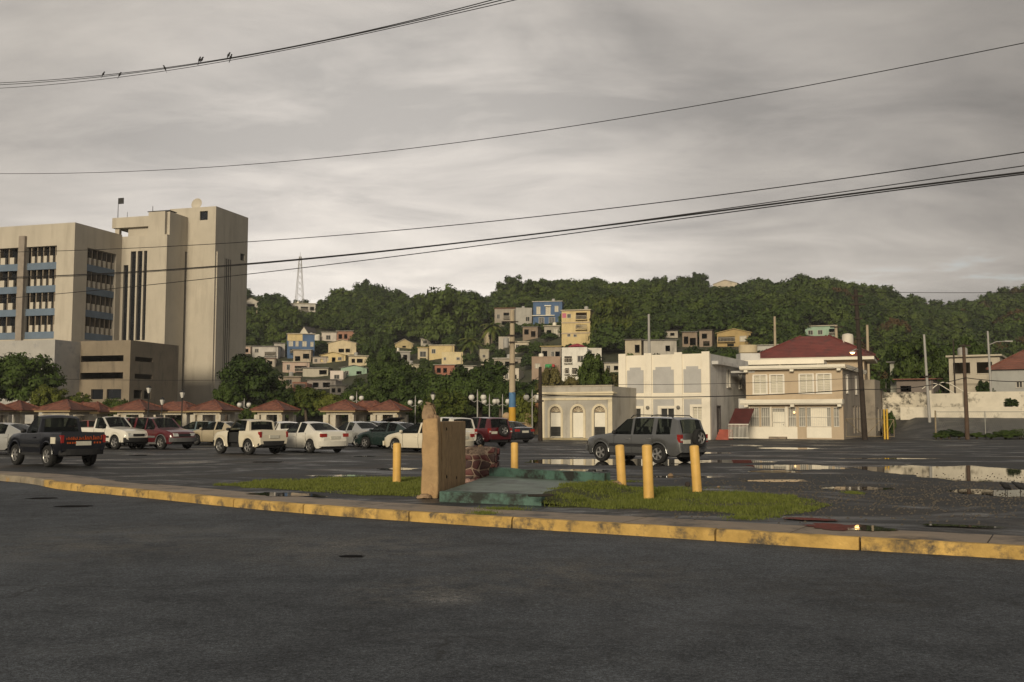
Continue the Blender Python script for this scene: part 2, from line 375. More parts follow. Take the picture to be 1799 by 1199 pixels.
# ---------------------------------------------------------------- verge: soil, grass
def inpoly(x, y, P):
    c = False; j = len(P) - 1
    for i in range(len(P)):
        if (P[i][1] > y) != (P[j][1] > y) and x < (P[j][0]-P[i][0]) * (y-P[i][1]) / (P[j][1]-P[i][1]) + P[i][0]: c = not c
        j = i
    return c
M_SOIL = mat('verge_soil', (.05, .056, .022), .95, .35, 2.0, .5, 30, stain=(.085, .07, .045), ss=1.6)
M_GRASS = leafmat('grass_blades', (.04, .064, .012), (.165, .19, .04), .2)
GP = [[(375, 853), (450, 845.5), (540, 841.5), (640, 840), (745, 840), (770, 845), (770, 868), (735, 873), (690, 871), (640, 872), (580, 866), (520, 862), (450, 858)],
      [(945, 887), (970, 877), (1005, 867), (1060, 858), (1110, 858), (1200, 861), (1260, 864), (1330, 868), (1390, 872), (1430, 879), (1460, 889), (1400, 903), (1340, 910), (1290, 904), (1220, 900), (1150, 895), (1060, 893), (990, 893)]]
EA, EB = gp(950, 889), gp(1068, 861)
def mound(x, y):   # earth banked against the broken side of the platform
    d = EB - EA; t = ((x - EA.x) * d.x + (y - EA.y) * d.y) / d.length_squared
    s = ((x - EA.x) * d.y - (y - EA.y) * d.x) / d.length
    if not -.02 < t < 1.02: return 0.0
    return max(0, .2 * min(1, max(0, t) * 6 + .3) * (1 - max(0, s) / (.75 + .3 * mn.noise(Vector((t * 4, 0, 0)))))) + .012 * mn.noise(Vector((x * 4, y * 4, 0)))
mm = MB(); K = 24; d = EB - EA; nrm = Vector((d.y, -d.x, 0)).normalized()
for i in range(K + 1):
    for j in range(9):
        q = EA + d * (i / K) + nrm * (j / 8 * 1.1 - .12); mm.v.append((q.x, q.y, mound(q.x, q.y) + (.006 if j < 8 else -.01) + (.02 if j == 0 else 0)))
mm.f = [(i*9+j, i*9+j+1, (i+1)*9+j+1, (i+1)*9+j) for i in range(K) for j in range(8)]
struct(mm.build('earth_mound', M_SOIL, None, 60))
for gi, P in enumerate(GP):
    G = [tuple(gp(x, y)[:2]) for x, y in P]
    struct(MB().add([(x, y, .004) for x, y in G], [tuple(range(len(G)))[::-1]]).build('verge', M_SOIL))
    x0, x1 = min(g[0] for g in G), max(g[0] for g in G); y0, y1 = min(g[1] for g in G), max(g[1] for g in G)
    V = []; Fc = []; cnt = 0
    E0, E1 = gp(950, 889), gp(1068, 861)
    while cnt < 46000:
        x = random.uniform(x0, x1); y = random.uniform(y0, y1)
        jx = x + .25 * mn.noise(Vector((x * 1.5, y * 1.5, 0))); jy = y + .5 * mn.noise(Vector((x * 1.2, y * 1.2, 5)))
        if not inpoly(jx, jy, G): cnt += .2; continue
        d = mn.noise(Vector((x * .9, y * .9, 9))) * .6 + .55
        if random.random() > d * 1.5 - .12: cnt += .4; continue
        h = (.018 + .055 * random.random() ** 1.8) * (.5 + d); a = random.uniform(0, 6.28); w = .007 + .006 * random.random(); ln = random.uniform(0, .05); b = random.uniform(0, 6.28)
        k = len(V); ca, sa = math.cos(a) * w, math.sin(a) * w; z = mound(x, y) if gi else 0
        V += [(x - ca, y - sa, z), (x + ca, y + sa, z), (x + math.cos(b) * ln, y + math.sin(b) * ln, z + h)]; Fc.append((k, k+1, k+2)); cnt += 1
    m = MB(); m.v = V; m.f = Fc
    g = struct(m.build('grass', M_GRASS), 'stuff'); g['label'] = ('short green grass growing beside the tan broken pillar', 'short green grass growing around the three yellow bollards')[gi]; g['category'] = 'grass'
# weeds growing out of sidewalk joints
V = []; Fc = []
for px, py, w in ((880, 894, 40), (1175, 857, 70), (1310, 909, 30), (850, 902, 25), (1000, 842, 60), (1080, 846, 60), (1500, 866, 14)):
    c = gp(px, py, .012)
    for _ in range(520):
        x = c.x + random.gauss(0, w / F * c.y * .5); y = c.y + random.gauss(0, .16); k = len(V); a = random.uniform(0, 6.28); h = random.uniform(.015, .06)
        V += [(x - .007, y, 0), (x + .007, y, 0), (x + math.cos(a) * .04, y + math.sin(a) * .04, h)]; Fc.append((k, k+1, k+2))
m = MB(); m.v = V; m.f = Fc; g = struct(m.build('weeds', M_GRASS), 'stuff'); g['label'] = 'sparse weeds growing in pavement cracks and along the lot edge'; g['category'] = 'weeds'
# loose gravel and bits on the lot
V = MB()
for _ in range(2600):
    px = random.uniform(1180, 1799); py = random.gauss(868, 22)
    if not 832 < py < 925: continue
    c = gp(px, py); s = random.uniform(.012, .035)
    V.add([(c.x - s, c.y, 0), (c.x, c.y - s, 0), (c.x + s, c.y, 0), (c.x, c.y + s, 0), (c.x, c.y, s * .8)], [(0, 1, 4), (1, 2, 4), (2, 3, 4), (3, 0, 4)])
g = struct(V.build('gravel', mat('gravel', (.085, .072, .055), .8, .4, 6)), 'stuff'); g['label'] = 'loose pale gravel scattered over the wet lot edge'; g['category'] = 'gravel'

# ---------------------------------------------------------------- bollards
M_BOL = mat('bollard_yellow', (.68, .42, .115), .55, .1, 4, .1, 20, stain=(.30, .19, .08), ss=3.0, sthr=(.54, .76), streak=2)
M_BOLCAP = mat('bollard_cap', (.50, .34, .12), .8, .2, 6)
for px, yb, yt, tilt, lab in ((1093, 860, 782, (-.05, 0), 'yellow bollard beside the broken end of the green back kerb'), (1140, 878, 782, (-.03, .02), 'tallest yellow bollard standing in grass, foremost of the three by the grey car'),
                        (1225, 865, 783, (-.055, 0), 'yellow bollard under the spare wheel of the grey car, at the grass edge'), (697, 848, 779, (.0, 0), 'yellow bollard in the grass before the white sedan, apart from the pillar'), (904, 836, 778, (0, 0), 'yellow bollard behind the green platform, near the red stone stub wall')):
    c = gp(px, yb); h = HC + (733 - yt) * c.y / F; t = thing('bollard', lab, 'bollard', (c.x, c.y, 0)); t.rotation_euler = (tilt[1], tilt[0], 0)
    MB().lathe([(.108, -.15), (.109, .04), (.106, .3), (.107, h - .03), (.102, h - .012), (.09, h)], 22).build('post', M_BOL, t, 40)
    MB().lathe([(.088, h - .02), (.086, h + .006), (.05, h + .016), (.01, h + .02)], 18).build('cap', M_BOLCAP, t, 50)

# ---------------------------------------------------------------- broken monument: pillar, wall, stone stub, platform
M_TAN = mat('tan_plaster', (.40, .265, .135), .88, .2, 2.4, .6, 22, stain=(.20, .12, .06), ss=3.0, sthr=(.52, .74), streak=1.3)
M_BRK = mat('broken_concrete', (.30, .21, .13), .95, .35, 4, .7, 14, stain=(.10, .055, .035), ss=4)
a = gp(758, 875); b = gp(804, 856)
mon = thing('monument_wall', 'tan plastered pillar and wall with a crumbling broken top', 'wall', (a.x, a.y, 0), 0)
dirn = (b - a); ang = math.atan2(dirn.y, dirn.x) - math.pi / 2; mon.rotation_euler = (0, 0, ang); Lw = dirn.length
ob('pillar', rough_mesh('pillar', (.37, .44, 1.69), 11, .018, 5, .92, 1, -.02), M_TAN, mon, (-.02, .1, 0))
ob('rubble_top', rough_mesh('rubble_top', (.26, .28, .36), 6, .085, 5, .8, 3), M_BRK, mon, (-.08, .08, 1.63))
ob('rubble_top', rough_mesh('rubble_top', (.16, .2, .14), 4, .05, 7, .8, 5), M_BRK, mon, (.06, .1, 1.64))
ob('wall_panel', rough_mesh('wall_panel', (.24, Lw - .1, 1.6), 9, .008, 3, 1, 2), M_TAN, mon, (.05, Lw / 2 + .22, 0))
for y, z in ((.75, 1.38), (.8, .35), (2.1, .25)): ob('chip', rough_mesh('chip', (.05, .07, .1), 2, .02, 5, 1, y), mat('chip', (.06, .045, .035), .95), mon, (.165, y, z))
ob('rubble', rough_mesh('rubble', (.34, .22, .09), 4, .03, 6, .7, 8), M_BRK, mon, (-.12, -.22, 0))
# green platform
M_TEAL = mat('worn_green_paint', (.075, .14, .115), .7, .3, 2.2, .4, 25, stain=(.022, .026, .022), ss=1.7, sthr=(.47, .60))
M_TEALT = mat('worn_green_top', (.12, .16, .13), .5, .3, 1.3, .4, 25, stain=(.04, .045, .04), ss=1.1, sthr=(.5, .64))
M_TEALK = mat('worn_green_kerb', (.065, .13, .105), .7, .3, 1.8, .5, 25, stain=(.018, .02, .018), ss=1.5, sthr=(.46, .58))
p = [gp(772, 882), gp(950, 889), gp(1068, 861), gp(862, 848)]
plat = thing('platform', 'low worn green painted concrete platform with raised back kerb', 'platform', (p[0].x, p[0].y, 0))
loc = [q - p[0] for q in p]
def slabquad(name, c4, z0, z1, m, seed, par, amp=.012):
    bm = bmesh.new(); nx, ny = 22, 18
    g = [[bm.verts.new(0 * c4[0] + (c4[0].lerp(c4[1], i/nx)).lerp(c4[3].lerp(c4[2], i/nx), j/ny)) for i in range(nx+1)] for j in range(ny+1)]
    top = [bm.faces.new((g[j][i], g[j][i+1], g[j+1][i+1], g[j+1][i])) for j in range(ny) for i in range(nx)]
    for j in range(ny+1):
        for i in range(nx+1):
            v = g[j][i]; q = mn.noise(Vector((v.co.x * 3, v.co.y * 3, seed))); e = (i in (0, nx)) + (j in (0, ny))
            v.co.z = z1 + q * amp; v.co.x += q * amp * 3 * (e > 0); v.co.y += mn.noise(Vector((v.co.x * 4, 2, seed))) * amp * 2.5 * (e > 0)
    r = bmesh.ops.extrude_face_region(bm, geom=top); 
    for v in [x for x in r['geom'] if isinstance(x, bmesh.types.BMVert)]: v.co.z = z0 if False else v.co.z
    low = {id(x) for x in r['geom']}
    for row in g:
        for v in row: v.co.z = z0
    bmesh.ops.recalc_face_normals(bm, faces=bm.faces[:])
    me = bpy.data.meshes.new(name); bm.to_mesh(me); bm.free(); me.shade_smooth(); me.set_sharp_from_angle(angle=R(40)); return ob(name, me, m, par)
slabquad('front_kerb', [loc[0], loc[1], loc[1].lerp(loc[2], .045) , loc[0].lerp(loc[3], .045)], 0, .205, M_TEAL, 2, plat)
slabquad('slab', [loc[0].lerp(loc[3], .047), loc[1].lerp(loc[2], .047), loc[1].lerp(loc[2], .93), loc[0].lerp(loc[3], .955)], 0, .19, M_TEALT, 3, plat, .008)
bk = [loc[3].lerp(loc[0], .045), loc[2].lerp(loc[1], .07), loc[2] + Vector((.05, .0, 0)), loc[3]]
slabquad('back_kerb', bk, 0, .40, M_TEALK, 5, plat, .02)
ob('broken_end', rough_mesh('broken_end', (.34, .3, .2), 5, .05, 5, .7, 9), M_BRK, plat, loc[2] + Vector((.16, -.1, 0)))
c = gp(950, 872, .21); pl = ob('plank', rough_mesh('plank', (.5, .09, .05), 4, .008, 4, 1, 4), mat('dark_wood', (.022, .018, .014), .8, .3, 8), None, (c.x, c.y, .2)); pl.rotation_euler = (0, 0, R(14))
tag(pl, 'dark wooden plank lying on the front edge of the green platform', 'plank')
c = gp(985, 878); pl = ob('plank', rough_mesh('plank', (.6, .16, .05), 4, .012, 4, 1, 6), mat('rotten_wood', (.06, .035, .022), .85, .4, 8), None, (c.x, c.y, 0)); pl.rotation_euler = (0, 0, R(-8))
tag(pl, 'rotten reddish board lying in the grass beside the green platform', 'plank')
# stub wall of red stones with pale joints
M_STONE = [mat('red_stone%d' % k, c, .6, .3, 5, .3, 20, stain=(.035, .018, .015), ss=5) for k, c in enumerate(((.085, .02, .019), (.06, .016, .017), (.105, .03, .026), (.035, .012, .012)))]
M_MORT = mat('pale_mortar', (.36, .27, .21), .9, .3, 5, .4, 20, stain=(.06, .04, .03), ss=2.4, sthr=(.45, .6))
c = gp(840, 849); stub = thing('stone_wall', 'low broken stub wall of dark red stones with pale joints', 'wall', (c.x, c.y, 0), R(-14))
SW, SD, SH = .92, .42, .98
core = rough_mesh('core', (SW - .06, SD - .06, SH - .05), 7, .02, 4, .97, 12); ob('core', core, M_MORT, stub, (0, .25, 0))
def stones(fn, w, h, nx, ny, seed):
    rnd = random.Random(seed); G = {}
    for j in range(ny + 1):
        for i in range(nx + 1):
            G[i, j] = ((i + rnd.uniform(-.28, .28) * (0 < i < nx) + (.4 if j % 2 else 0) * (0 < i < nx)) / nx * w, (j + rnd.uniform(-.3, .3) * (0 < j < ny)) / ny * h)
    for j in range(ny):
        for i in range(nx):
            q = [G[i, j], G[i+1, j], G[i+1, j+1], G[i, j+1]]
            cx = sum(a for a, _ in q) / 4; cy = sum(b for _, b in q) / 4
            if cy > h * .86 and rnd.random() < .5: continue
            pts = []
            for k in range(4):
                a, b = q[k], q[(k+1) % 4]
                for t in (.12, .5, .88):
                    x = a[0] + (b[0]-a[0]) * t; y = a[1] + (b[1]-a[1]) * t; s = .90 + rnd.uniform(-.05, .04)
                    pts.append((cx + (x - cx) * s, cy + (y - cy) * s))
            mb = MB(); m_ = len(pts); d = rnd.uniform(.02, .045)
            vs = [fn(x, y, -.03) for x, y in pts] + [fn(cx + (x-cx) * .9, cy + (y-cy) * .9, d) for x, y in pts] + [fn(cx, cy, d + .012)]
            fs = [(k, (k+1) % m_, m_ + (k+1) % m_, m_ + k) for k in range(m_)] + [(m_ + k, m_ + (k+1) % m_, 2*m_) for k in range(m_)]
            mb.add(vs, fs).build('stone', rnd.choice(M_STONE), stub, 50)
stones(lambda x, y, d: (x - SW/2 + .02, .25 - SD/2 + .02 - d, y), SW - .04, SH - .06, 4, 5, 3)
stones(lambda x, y, d: (SW/2 - .03 + d, .25 - SD/2 + .04 + x, y), SD - .08, SH - .08, 2, 5, 4)
stones(lambda x, y, d: (-SW/2 + .03 - d, .25 + SD/2 - .04 - x, y), SD - .08, SH - .08, 2, 5, 6)
for k in range(7): ob('cap_rubble', rough_mesh('cap_rubble', (.17, .2, .1), 3, .04, 7, .7, k), M_BRK if k % 2 else M_STONE[1], stub, (-SW/2 + .1 + k * .12, .25 + random.uniform(-.06, .06), SH - .10 - .03 * abs(k - 3)))
for k in range(6): ob('foot_rubble', rough_mesh('foot_rubble', (.2, .14, .11), 3, .03, 7, .8, k + 20), mat('foot_rubble', (.30, .19, .16), .9, .4, 6), stub, (-SW/2 + .04 + k * .15, .25 - SD/2 - .1, 0))
# small bits lying about
c = gp(1208, 857); tag(MB().lathe([(.01, -.02), (.05, -.02), (.065, 0), (.05, .02), (.01, .02)], 14, Matrix.Translation((c.x, c.y, .08)) @ Matrix.Rotation(R(80), 4, 'X')).build('pipe_stub', mat('rusty_iron', (.03, .022, .018), .8)), 'small dark rusty ring upright in grass beside a bollard', 'ring')
# ---------------------------------------------------------------- hospital block (left)
HA = R(-16)
M_HC = mat('hospital_concrete', (.47, .425, .35), .8, .07, .25, .15, 12, stain=(.36, .32, .26), ss=.5, sthr=(.48, .72), streak=7)
M_HS = mat('hospital_spandrel', (.12, .165, .225), .7, .12, .6)
M_HF = mat('hospital_fin', (.20, .165, .125), .8, .1, .6)
M_HW = mat('hospital_block', (.50, .455, .38), .8, .08, .6)
M_GL = mat('dark_window_glass', (.012, .014, .018), .12, .2, .3, spec=.5)
M_GAR = mat('garage_concrete', (.225, .185, .135), .85, .12, .4, .2, 14, stain=(.14, .115, .085), ss=.7, streak=4)
M_ANX = mat('annex_grey', (.40, .385, .36), .8, .1, .4, stain=(.28, .28, .29), ss=.5)
M_DK = mat('dark_metal', (.02, .02, .02), .6)
hosp = thing('hospital', 'tall beige concrete office tower block with blue banded window wing', 'building', (-66.6, 150, 0), HA)
def hz(py, D): return HC + (733 - py) * D / F
FR = lambda a, n, z: (a, n, z)              # front faces: a along x, n inwards along y
def BF(x0, y0): return lambda a, n, z: (x0 - n, y0 + a, z)   # right-hand faces
def wingbay(a0, a1, fn, nf):
    top = 27.9; P = 3.56
    for k in range(4):
        t = top - k * P
        m = MB().nbox(a0, a1, .25, .9, t - P, t - P + 1.05, fn); m.build('spandrel', M_HS, hosp)
        for i in range(nf):
            a = a0 + (i + .5) * (a1 - a0) / nf; w = (a1 - a0) / nf
            MB().nbox(a - .09, a + .09, .45, 1.1, t - P + 1.05, t, fn).build('fin', M_HF, hosp)
            MB().nbox(a + w * .17, a + w * .66, .3, .75, t - P + 1.05, t - P + 2.1, fn).build('sill_block', M_HW, hosp)
    MB().nbox(a0, a1, 1.3, 1.4, 12, top, fn).build('window', M_GL, hosp)
wz = 31.3
H1 = [(-8.8, -3.2, 13.6, 27.9), (-18.5, -9.9, 13.6, 27.9), (-29.5, -20, 13.6, 27.9)]; H2 = [(2.9, 9.7, 13.6, 27.9)]
m = MB(); m.holes(-34, -.6, 0, wz, 0, .6, H1); m.holes(0, 11, 0, wz, 0, .6, H2, BF(0, 0)); m.box(-34, -.6, .6, 11, wz - .5, wz - .004); m.box(-34, -33.4, .6, 11, 0, wz - .6); m.box(-34, -.7, 10.4, 11, 0, wz - .6)
m.build('wing', M_HC, hosp)
for h in H1: wingbay(h[0], h[1], FR, 5)
wingbay(2.9, 9.7, BF(0, 0), 6)
for x in (-9.35, -19.2): MB().box(x - .55, x + .55, -.5, .002, 12, 29.6).build('pier', mat('hospital_pier', (.27, .23, .19), .8), hosp)
# tower: block with vertical strips, taller blocks
Z1 = 34.8; Z2 = 36.4
st = [(.45, 1.35, 14, 26.3), (1.75, 2.75, 14, 28.5), (3.05, 3.95, 14, 28.5), (4.25, 4.85, 14, 28.5)]
m = MB(); m.holes(-.1, 8.5, 0, 31.0, 11, 11.6, st); m.holes(0, 5.0, 0, Z1, 0, .5, [(4.35, 4.95, 3, 29.0)], BF(8.5, 11.6))
m.box(4.9, 8.0, 11, 11.6, 31.0, Z1 - .01); m.box(-2, 4.9, 11.0, 16, 32.5, 34.2); m.box(0.6, 8.0, 11.7, 16.5, 31.0, 32.45); m.box(4.95, 7.99, 11.7, 16.5, 32.45, Z1 - .02); m.box(-1.7, -.9, 11.4, 12, 31, 32.5)
m.build('stair_block', M_HC, hosp)
for a in st: MB().box(a[0], a[1], 11.4, 11.5, 13.9, a[3] + .1).build('window', M_GL, hosp)
MB().box(.45, 1.35, 11.25, 11.35, 26.3, 28.5).build('panel', M_HF, hosp)
MB().box(8.06, 8.14, 15.9, 16.6, 2, 29.2).build('window', M_GL, hosp)
qx, qy = 8.45, 16.56
m = MB(); m.holes(qx - 3.5, 13.75, 0, Z2, qy, qy + .5, [(10.7, 12.2, 34.2, 35.7)]); m.holes(0, 9.5, 0, Z2 - .003, 0, .5, [(2.3, 2.62, 2, 28.2), (2.9, 3.22, 2, 28.2), (3.5, 3.82, 2, 28.2), (4.1, 4.42, 2, 28.2), (7.2, 8.6, 28.6, 29.8)], BF(13.75, qy + .5))
m.box(qx - 3.5, 13.2, qy + .5, qy + 10, Z2 - .6, Z2 - .02); m.box(qx - 3.5, 13.2, qy + 9.5, qy + 10, 0, Z2 - .7); m.box(qx - 3.5, qx - 3, qy + .6, qy + 9.4, 0, Z2 - .7)
m.box(13.75, 13.95, qy + .4, qy + 2.6, 0, 28.9)
m.build('lift_tower', M_HC, hosp)
MB().box(10.7, 12.2, qy + .3, qy + .36, 34.2, 35.7).build('vent', M_GL, hosp)
MB().box(13.3, 13.36, qy + 2.4, qy + 9.4, 1, 30).build('window', M_GL, hosp)
for a in (2.3, 2.9, 3.5, 4.1): MB().box(13.62, 13.66, qy + .5 + a, qy + .82 + a, 2, 28.2).build('window', M_GL, hosp)
d = MB(); d.lathe([(.02, 0), (.5, .06), (.85, .2), (1.0, .36), (.96, .38), (.8, .24), (.02, .06)], 18, Matrix.Translation((9.6, qy + 1, Z2 + .7)) @ Matrix.Rotation(R(78), 4, 'X')); d.cyl((9.6, qy + 1.2, Z2 - .1), (9.6, qy + 1.2, Z2 + .7), .1)
d.build('satellite_dish', M_HW, hosp, 40)
m = MB(); m.cyl((4.2, 13, 34.7), (4.2, 13, 36.2), .05); m.box(3.2, 7.4, 13, 15, Z1 + .5, Z1 + .62); m.box(3.4, 3.5, 13.2, 13.3, 34.2, Z1 + .5); m.box(7.1, 7.2, 13.2, 13.3, 34.7, Z1 + .5); m.build('roof_frame', M_DK, hosp)
m = MB(); m.cyl((-1.4, 11.6, 34), (-1.4, 11.6, 37.6), .06, .04, 6); m.cyl((-.2, 12.4, 34), (-.2, 12.4, 35.4), .04, .03, 6); m.cyl((-5.5, 6, 31), (-5.5, 6, 32.6), .04, .03, 6); m.build('antenna', M_DK, hosp)
MB().box(-1.35, -.35, 11.58, 11.62, 36.6, 37.6).build('flag', M_DK, hosp)
# garage annex in front
gar = thing('parking_garage', 'brown concrete parking garage with open slot decks beside the tower', 'building', (-66.6, 150, 0), HA)
GZ = 12.45
m = MB(); m.holes(7.4, 15.7, 0, GZ, -6.9, -6.5, [(7.5, 14.6, 9.5, 10.35), (7.5, 14.6, 7.05, 7.95), (9.4, 11.4, 4.2, 5.6), (12, 14.4, 4.2, 5.6)]); m.holes(0, 4.7, 0, GZ - .003, 0, .4, [(.7, 4.7, 9.55, 10.2), (.7, 4.7, 7.1, 7.8), (.6, 2.4, 4.3, 5.5), (2.9, 4.5, 4.3, 5.5)], BF(15.7, -6.5))
m.box(2, 15.3, -6.5, 4, GZ - .4, GZ - .02); m.box(2, 15.2, -6.5, 4, 8.35, 8.7); m.box(2, 15.2, -6.5, 4, 5.9, 6.25); m.box(2, 15.25, 4, 4.4, 0, GZ - .45); m.box(15.3, 15.699, -1.798, 4.4, 0, GZ - .003); m.box(2, 2.4, -6.4, 4, 0, GZ - .45)
m.build('wall', M_GAR, gar)
MB().box(9.4, 14.4, -6.62, -6.58, 4.2, 5.6).build('window', M_GL, gar)
m = MB(); m.box(-30, 7.0, -12, -11.6, 0, 12.3); m.box(7.0, 7.4, -12.002, -6.904, 0, 12.32); m.box(-30, 7.0, -11.6, -2, 11.6, 12.1); m.build('annex_wall', M_ANX, gar)

# ---------------------------------------------------------------- tile roofed kiosks
M_TILE = bpy.data.materials.new('clay_tile'); M_TILE.use_nodes = True
def _t():
    t = M_TILE.node_tree; b = t.nodes['Principled BSDF']; b.inputs['Roughness'].default_value = .6; L = t.links; tc = N(t, 'ShaderNodeTexCoord')
    v = N(t, 'ShaderNodeTexVoronoi', i_Scale=3.6); L.new(tc.outputs['Object'], v.inputs[0])
    L.new(ramp(t, v.outputs['Color'], [(.1, (.085, .028, .017)), (.5, (.15, .05, .03)), (.9, (.21, .08, .047))]), b.inputs['Base Color'])
_t()
M_CREAM = mat('kiosk_cream', (.50, .46, .38), .8, .1, 1.0, stain=(.36, .30, .2), ss=1.2); M_CREAM2 = mat('kiosk_fascia', (.34, .25, .13), .8, .1)
def hiproof(w, d, z0, z1, ridge=0.0, rows=9):
    # overlapping courses of tiles, each course a little step
    m = MB(); rx = ridge / 2
    for r in range(rows):
        t0, t1 = r / rows, (r + 1) / rows + .02
        def ring(t, dz): 
            hw = w/2 + (rx - w/2) * t; hd = d/2 * (1 - t); z = z0 + (z1 - z0) * t + dz
            return [(-hw, -hd, z), (hw, -hd, z), (hw, hd, z), (-hw, hd, z)]
        t1 = min(t1, .999)
        a = ring(t0, .07); b = ring(t1, .03); c = ring(t0, 0)
        m.add(a + b + c, [(0,1,5,4),(1,2,6,5),(2,3,7,6),(3,0,4,7),(8,9,1,0),(9,10,2,1),(10,11,3,2),(11,8,0,3)])
    m.add([(-w/2,-d/2,z0-.002),(w/2,-d/2,z0-.002),(w/2,d/2,z0-.002),(-w/2,d/2,z0-.002)], [(3,2,1,0)])
    for sx in (-1, 1):
        for sy in (-1, 1): m.bar((sx*w/2, sy*d/2, z0+.1), (sx*rx, 0, z1+.06), .16, .12)
    return m
def kiosk(px, D, rw, lab, wall=True, zoff=0.0, mt=None, rd=None, dx=0):
    u = (px - CX) / F; t = thing('kiosk', lab, 'kiosk', (u * D, D, 0), R(-14))
    rw *= .84; rd = rd * .84 if rd else rw; e = 2.35 + zoff
    hiproof(rw, rd, e, e + 1.0, max(0, rw - rd)).build('roof', mt or M_TILE, t)
    MB().box(-rw/2 + .12, rw/2 - .12, -rd/2 + .12, rd/2 - .12, e - .16, e - .004).build('fascia', M_CREAM2, t)
    bw = rw * .68; bd = rd * .68
    MB().box(-bw/2 - .05, bw/2 + .05, -bd/2 - .05, bd/2 + .05, e - .42, e - .165).build('beam', M_CREAM, t)
    for sx in (-1, 1):
        for sy in (-1, 1): MB().box(sx*bw/2 - .28, sx*bw/2 + .28, sy*bd/2 - .28, sy*bd/2 + .28, 0, e - .424).build('column', M_CREAM, t)
    MB().box(-bw/2 + .3, -bw/2 + .9, -bd/2 + .05, -bd/2 + .2, 0, e - .424).build('wall', M_CREAM, t)
    MB().box(-bw/2 + .3, bw/2 - .3, bd/2 - .15, bd/2, 0, 1.0).build('counter', M_CREAM, t)
    return t
kiosk(378, 100, 4.9, 'tile roofed cream kiosk beside the foot of the beige tower'); kiosk(485, 101, 4.4, 'small tile roofed cream kiosk behind the open white jeep')
kiosk(607, 100, 4.7, 'tile roofed kiosk behind the silver sedan, one of the joined pair'); kiosk(685, 101, 4.2, 'tile roofed kiosk behind the dark green sedan, end of the joined pair')
kiosk(648, 103, 4.6, 'low tile roof linking the two joined kiosks', rd=3.0)
kiosk(246, 99, 4.9, 'tile roofed kiosk behind the white pickup with a lamp post in front'); kiosk(118, 98, 5.1, 'tile roofed cream kiosk behind the dark navy pickup'); kiosk(160, 103, 5.0, 'lower side roof of the kiosk behind the dark navy pickup', zoff=-.15, rd=3)
kiosk(36, 104, 4.4, 'shaded tile roofed kiosk under the big dark tree'); kiosk(-12, 100, 3.6, 'tile roofed kiosk cut by the picture edge beside the dark tree')
kiosk(315, 108, 6.0, 'wide dark tile roof behind the kiosks near the tower foot', rd=4.5)

# ---------------------------------------------------------------- street front
SA = R(-27)
def win(par, a0, a1, z0, z1, kind, fn, fm=None, bars=1):
    fm = fm or mat('window_white', (.72, .68, .6), .6, .06)
    if kind == 'o': return
    f = .05 if a1 - a0 < 1 else .07
    fr = MB(); fr.nbox(a0 - .05, a1 + .05, -.05, .02, z1 - .002, z1 + .09, fn); fr.nbox(a0 - .08, a1 + .08, -.09, .02, z0 - .09, z0 + .002, fn)
    fr.nbox(a0 - .07, a0 + f, -.03, .06, z0, z1, fn); fr.nbox(a1 - f, a1 + .07, -.03, .06, z0, z1, fn)
    for k in range(bars):
        a = a0 + (a1 - a0) * (k + 1) / (bars + 1); fr.nbox(a - .035, a + .035, .0, .07, z0, z1, fn)
    w = fr.build('window', fm, par)
    if kind == 'w':
        q = MB(); nn = max(4, int((z1 - z0) / .12))
        for k in range(nn):
            z = z0 + (z1 - z0) * (k + .5) / nn; h = (z1 - z0) / nn
            q.hexa([fn(a, n, zz) for a, n, zz in ((a0+f, .06, z-h*.5), (a1-f, .06, z-h*.5), (a1-f, .11, z+h*.3), (a0+f, .11, z+h*.3), (a0+f, .07, z-h*.38), (a1-f, .07, z-h*.38), (a1-f, .12, z+h*.45), (a0+f, .12, z+h*.45))])
        q.build('louvre', mat('louvre_white', (.62, .58, .48), .6, .06), w)
        MB().nbox(a0 + f, a1 - f, .13, .15, z0, z1, fn).build('pane', M_GL, w)
    else: MB().nbox(a0 + f*.5, a1 - f*.5, .08, .1, z0, z1, fn).build('pane', mat('house_pane', (.05, .05, .048), .15, .5, .7), w)
def grille(par, a0, a1, z0, z1, fn, step=.13, m=None):
    g = MB(); k = int((a1 - a0) / step)
    for i in range(k + 1):
        a = a0 + (a1 - a0) * i / k; g.nbox(a - .014, a + .014, .02, .045, z0, z1, fn)
    for z in (z0, (z0 + z1) / 2, z1): g.nbox(a0 - .02, a1 + .02, .012, .05, z - .02, z + .02, fn)
    return g.build('grille', m or mat('grille_white', (.66, .63, .56), .6), par)
def corner(px, D): return ((px - CX) / F * D, D)
# arcade building
M_AW = mat('arcade_grey_wall', (.42, .395, .345), .85, .08, .8, .15, 20, stain=(.30, .275, .23), ss=1.0, streak=3); M_AT = mat('arcade_cream_trim', (.66, .58, .42), .75, .08, 1.2, stain=(.45, .38, .26), ss=2, sthr=(.55, .8))
M_WD = mat('white_door', (.76, .72, .62), .6, .05)
ax, ay = corner(1075, 73); AWD = 5.75; AH = 3.95
arc_b = thing('arcade_building', 'small grey single storey building with three arched cream trimmed doors', 'building', (ax, ay, 0), SA)
Ops = [(-4.55, .62, 2.45), (-2.72, .62, 2.45), (-.98, .62, 2.45)]   # centre, half width, spring..
m = MB(); m.holes(-AWD, 0, 0, AH, 0, .35, [(c - .44, c + .44, .18, 2.05) for c, _, _ in Ops] + [(c - .44, c + .44, 2.05, 2.5) for c, _, _ in Ops])
m.box(-.35, 0, .352, 9, 0, AH - .004); m.box(-AWD, -AWD + .35, .352, 9, 0, AH - .004); m.box(-AWD + .35, -.35, 8.7, 9, 0, AH); m.box(-AWD + .35, -.352, .354, 8.7, AH - .5, AH - .3)
m.build('wall', M_AW, arc_b)
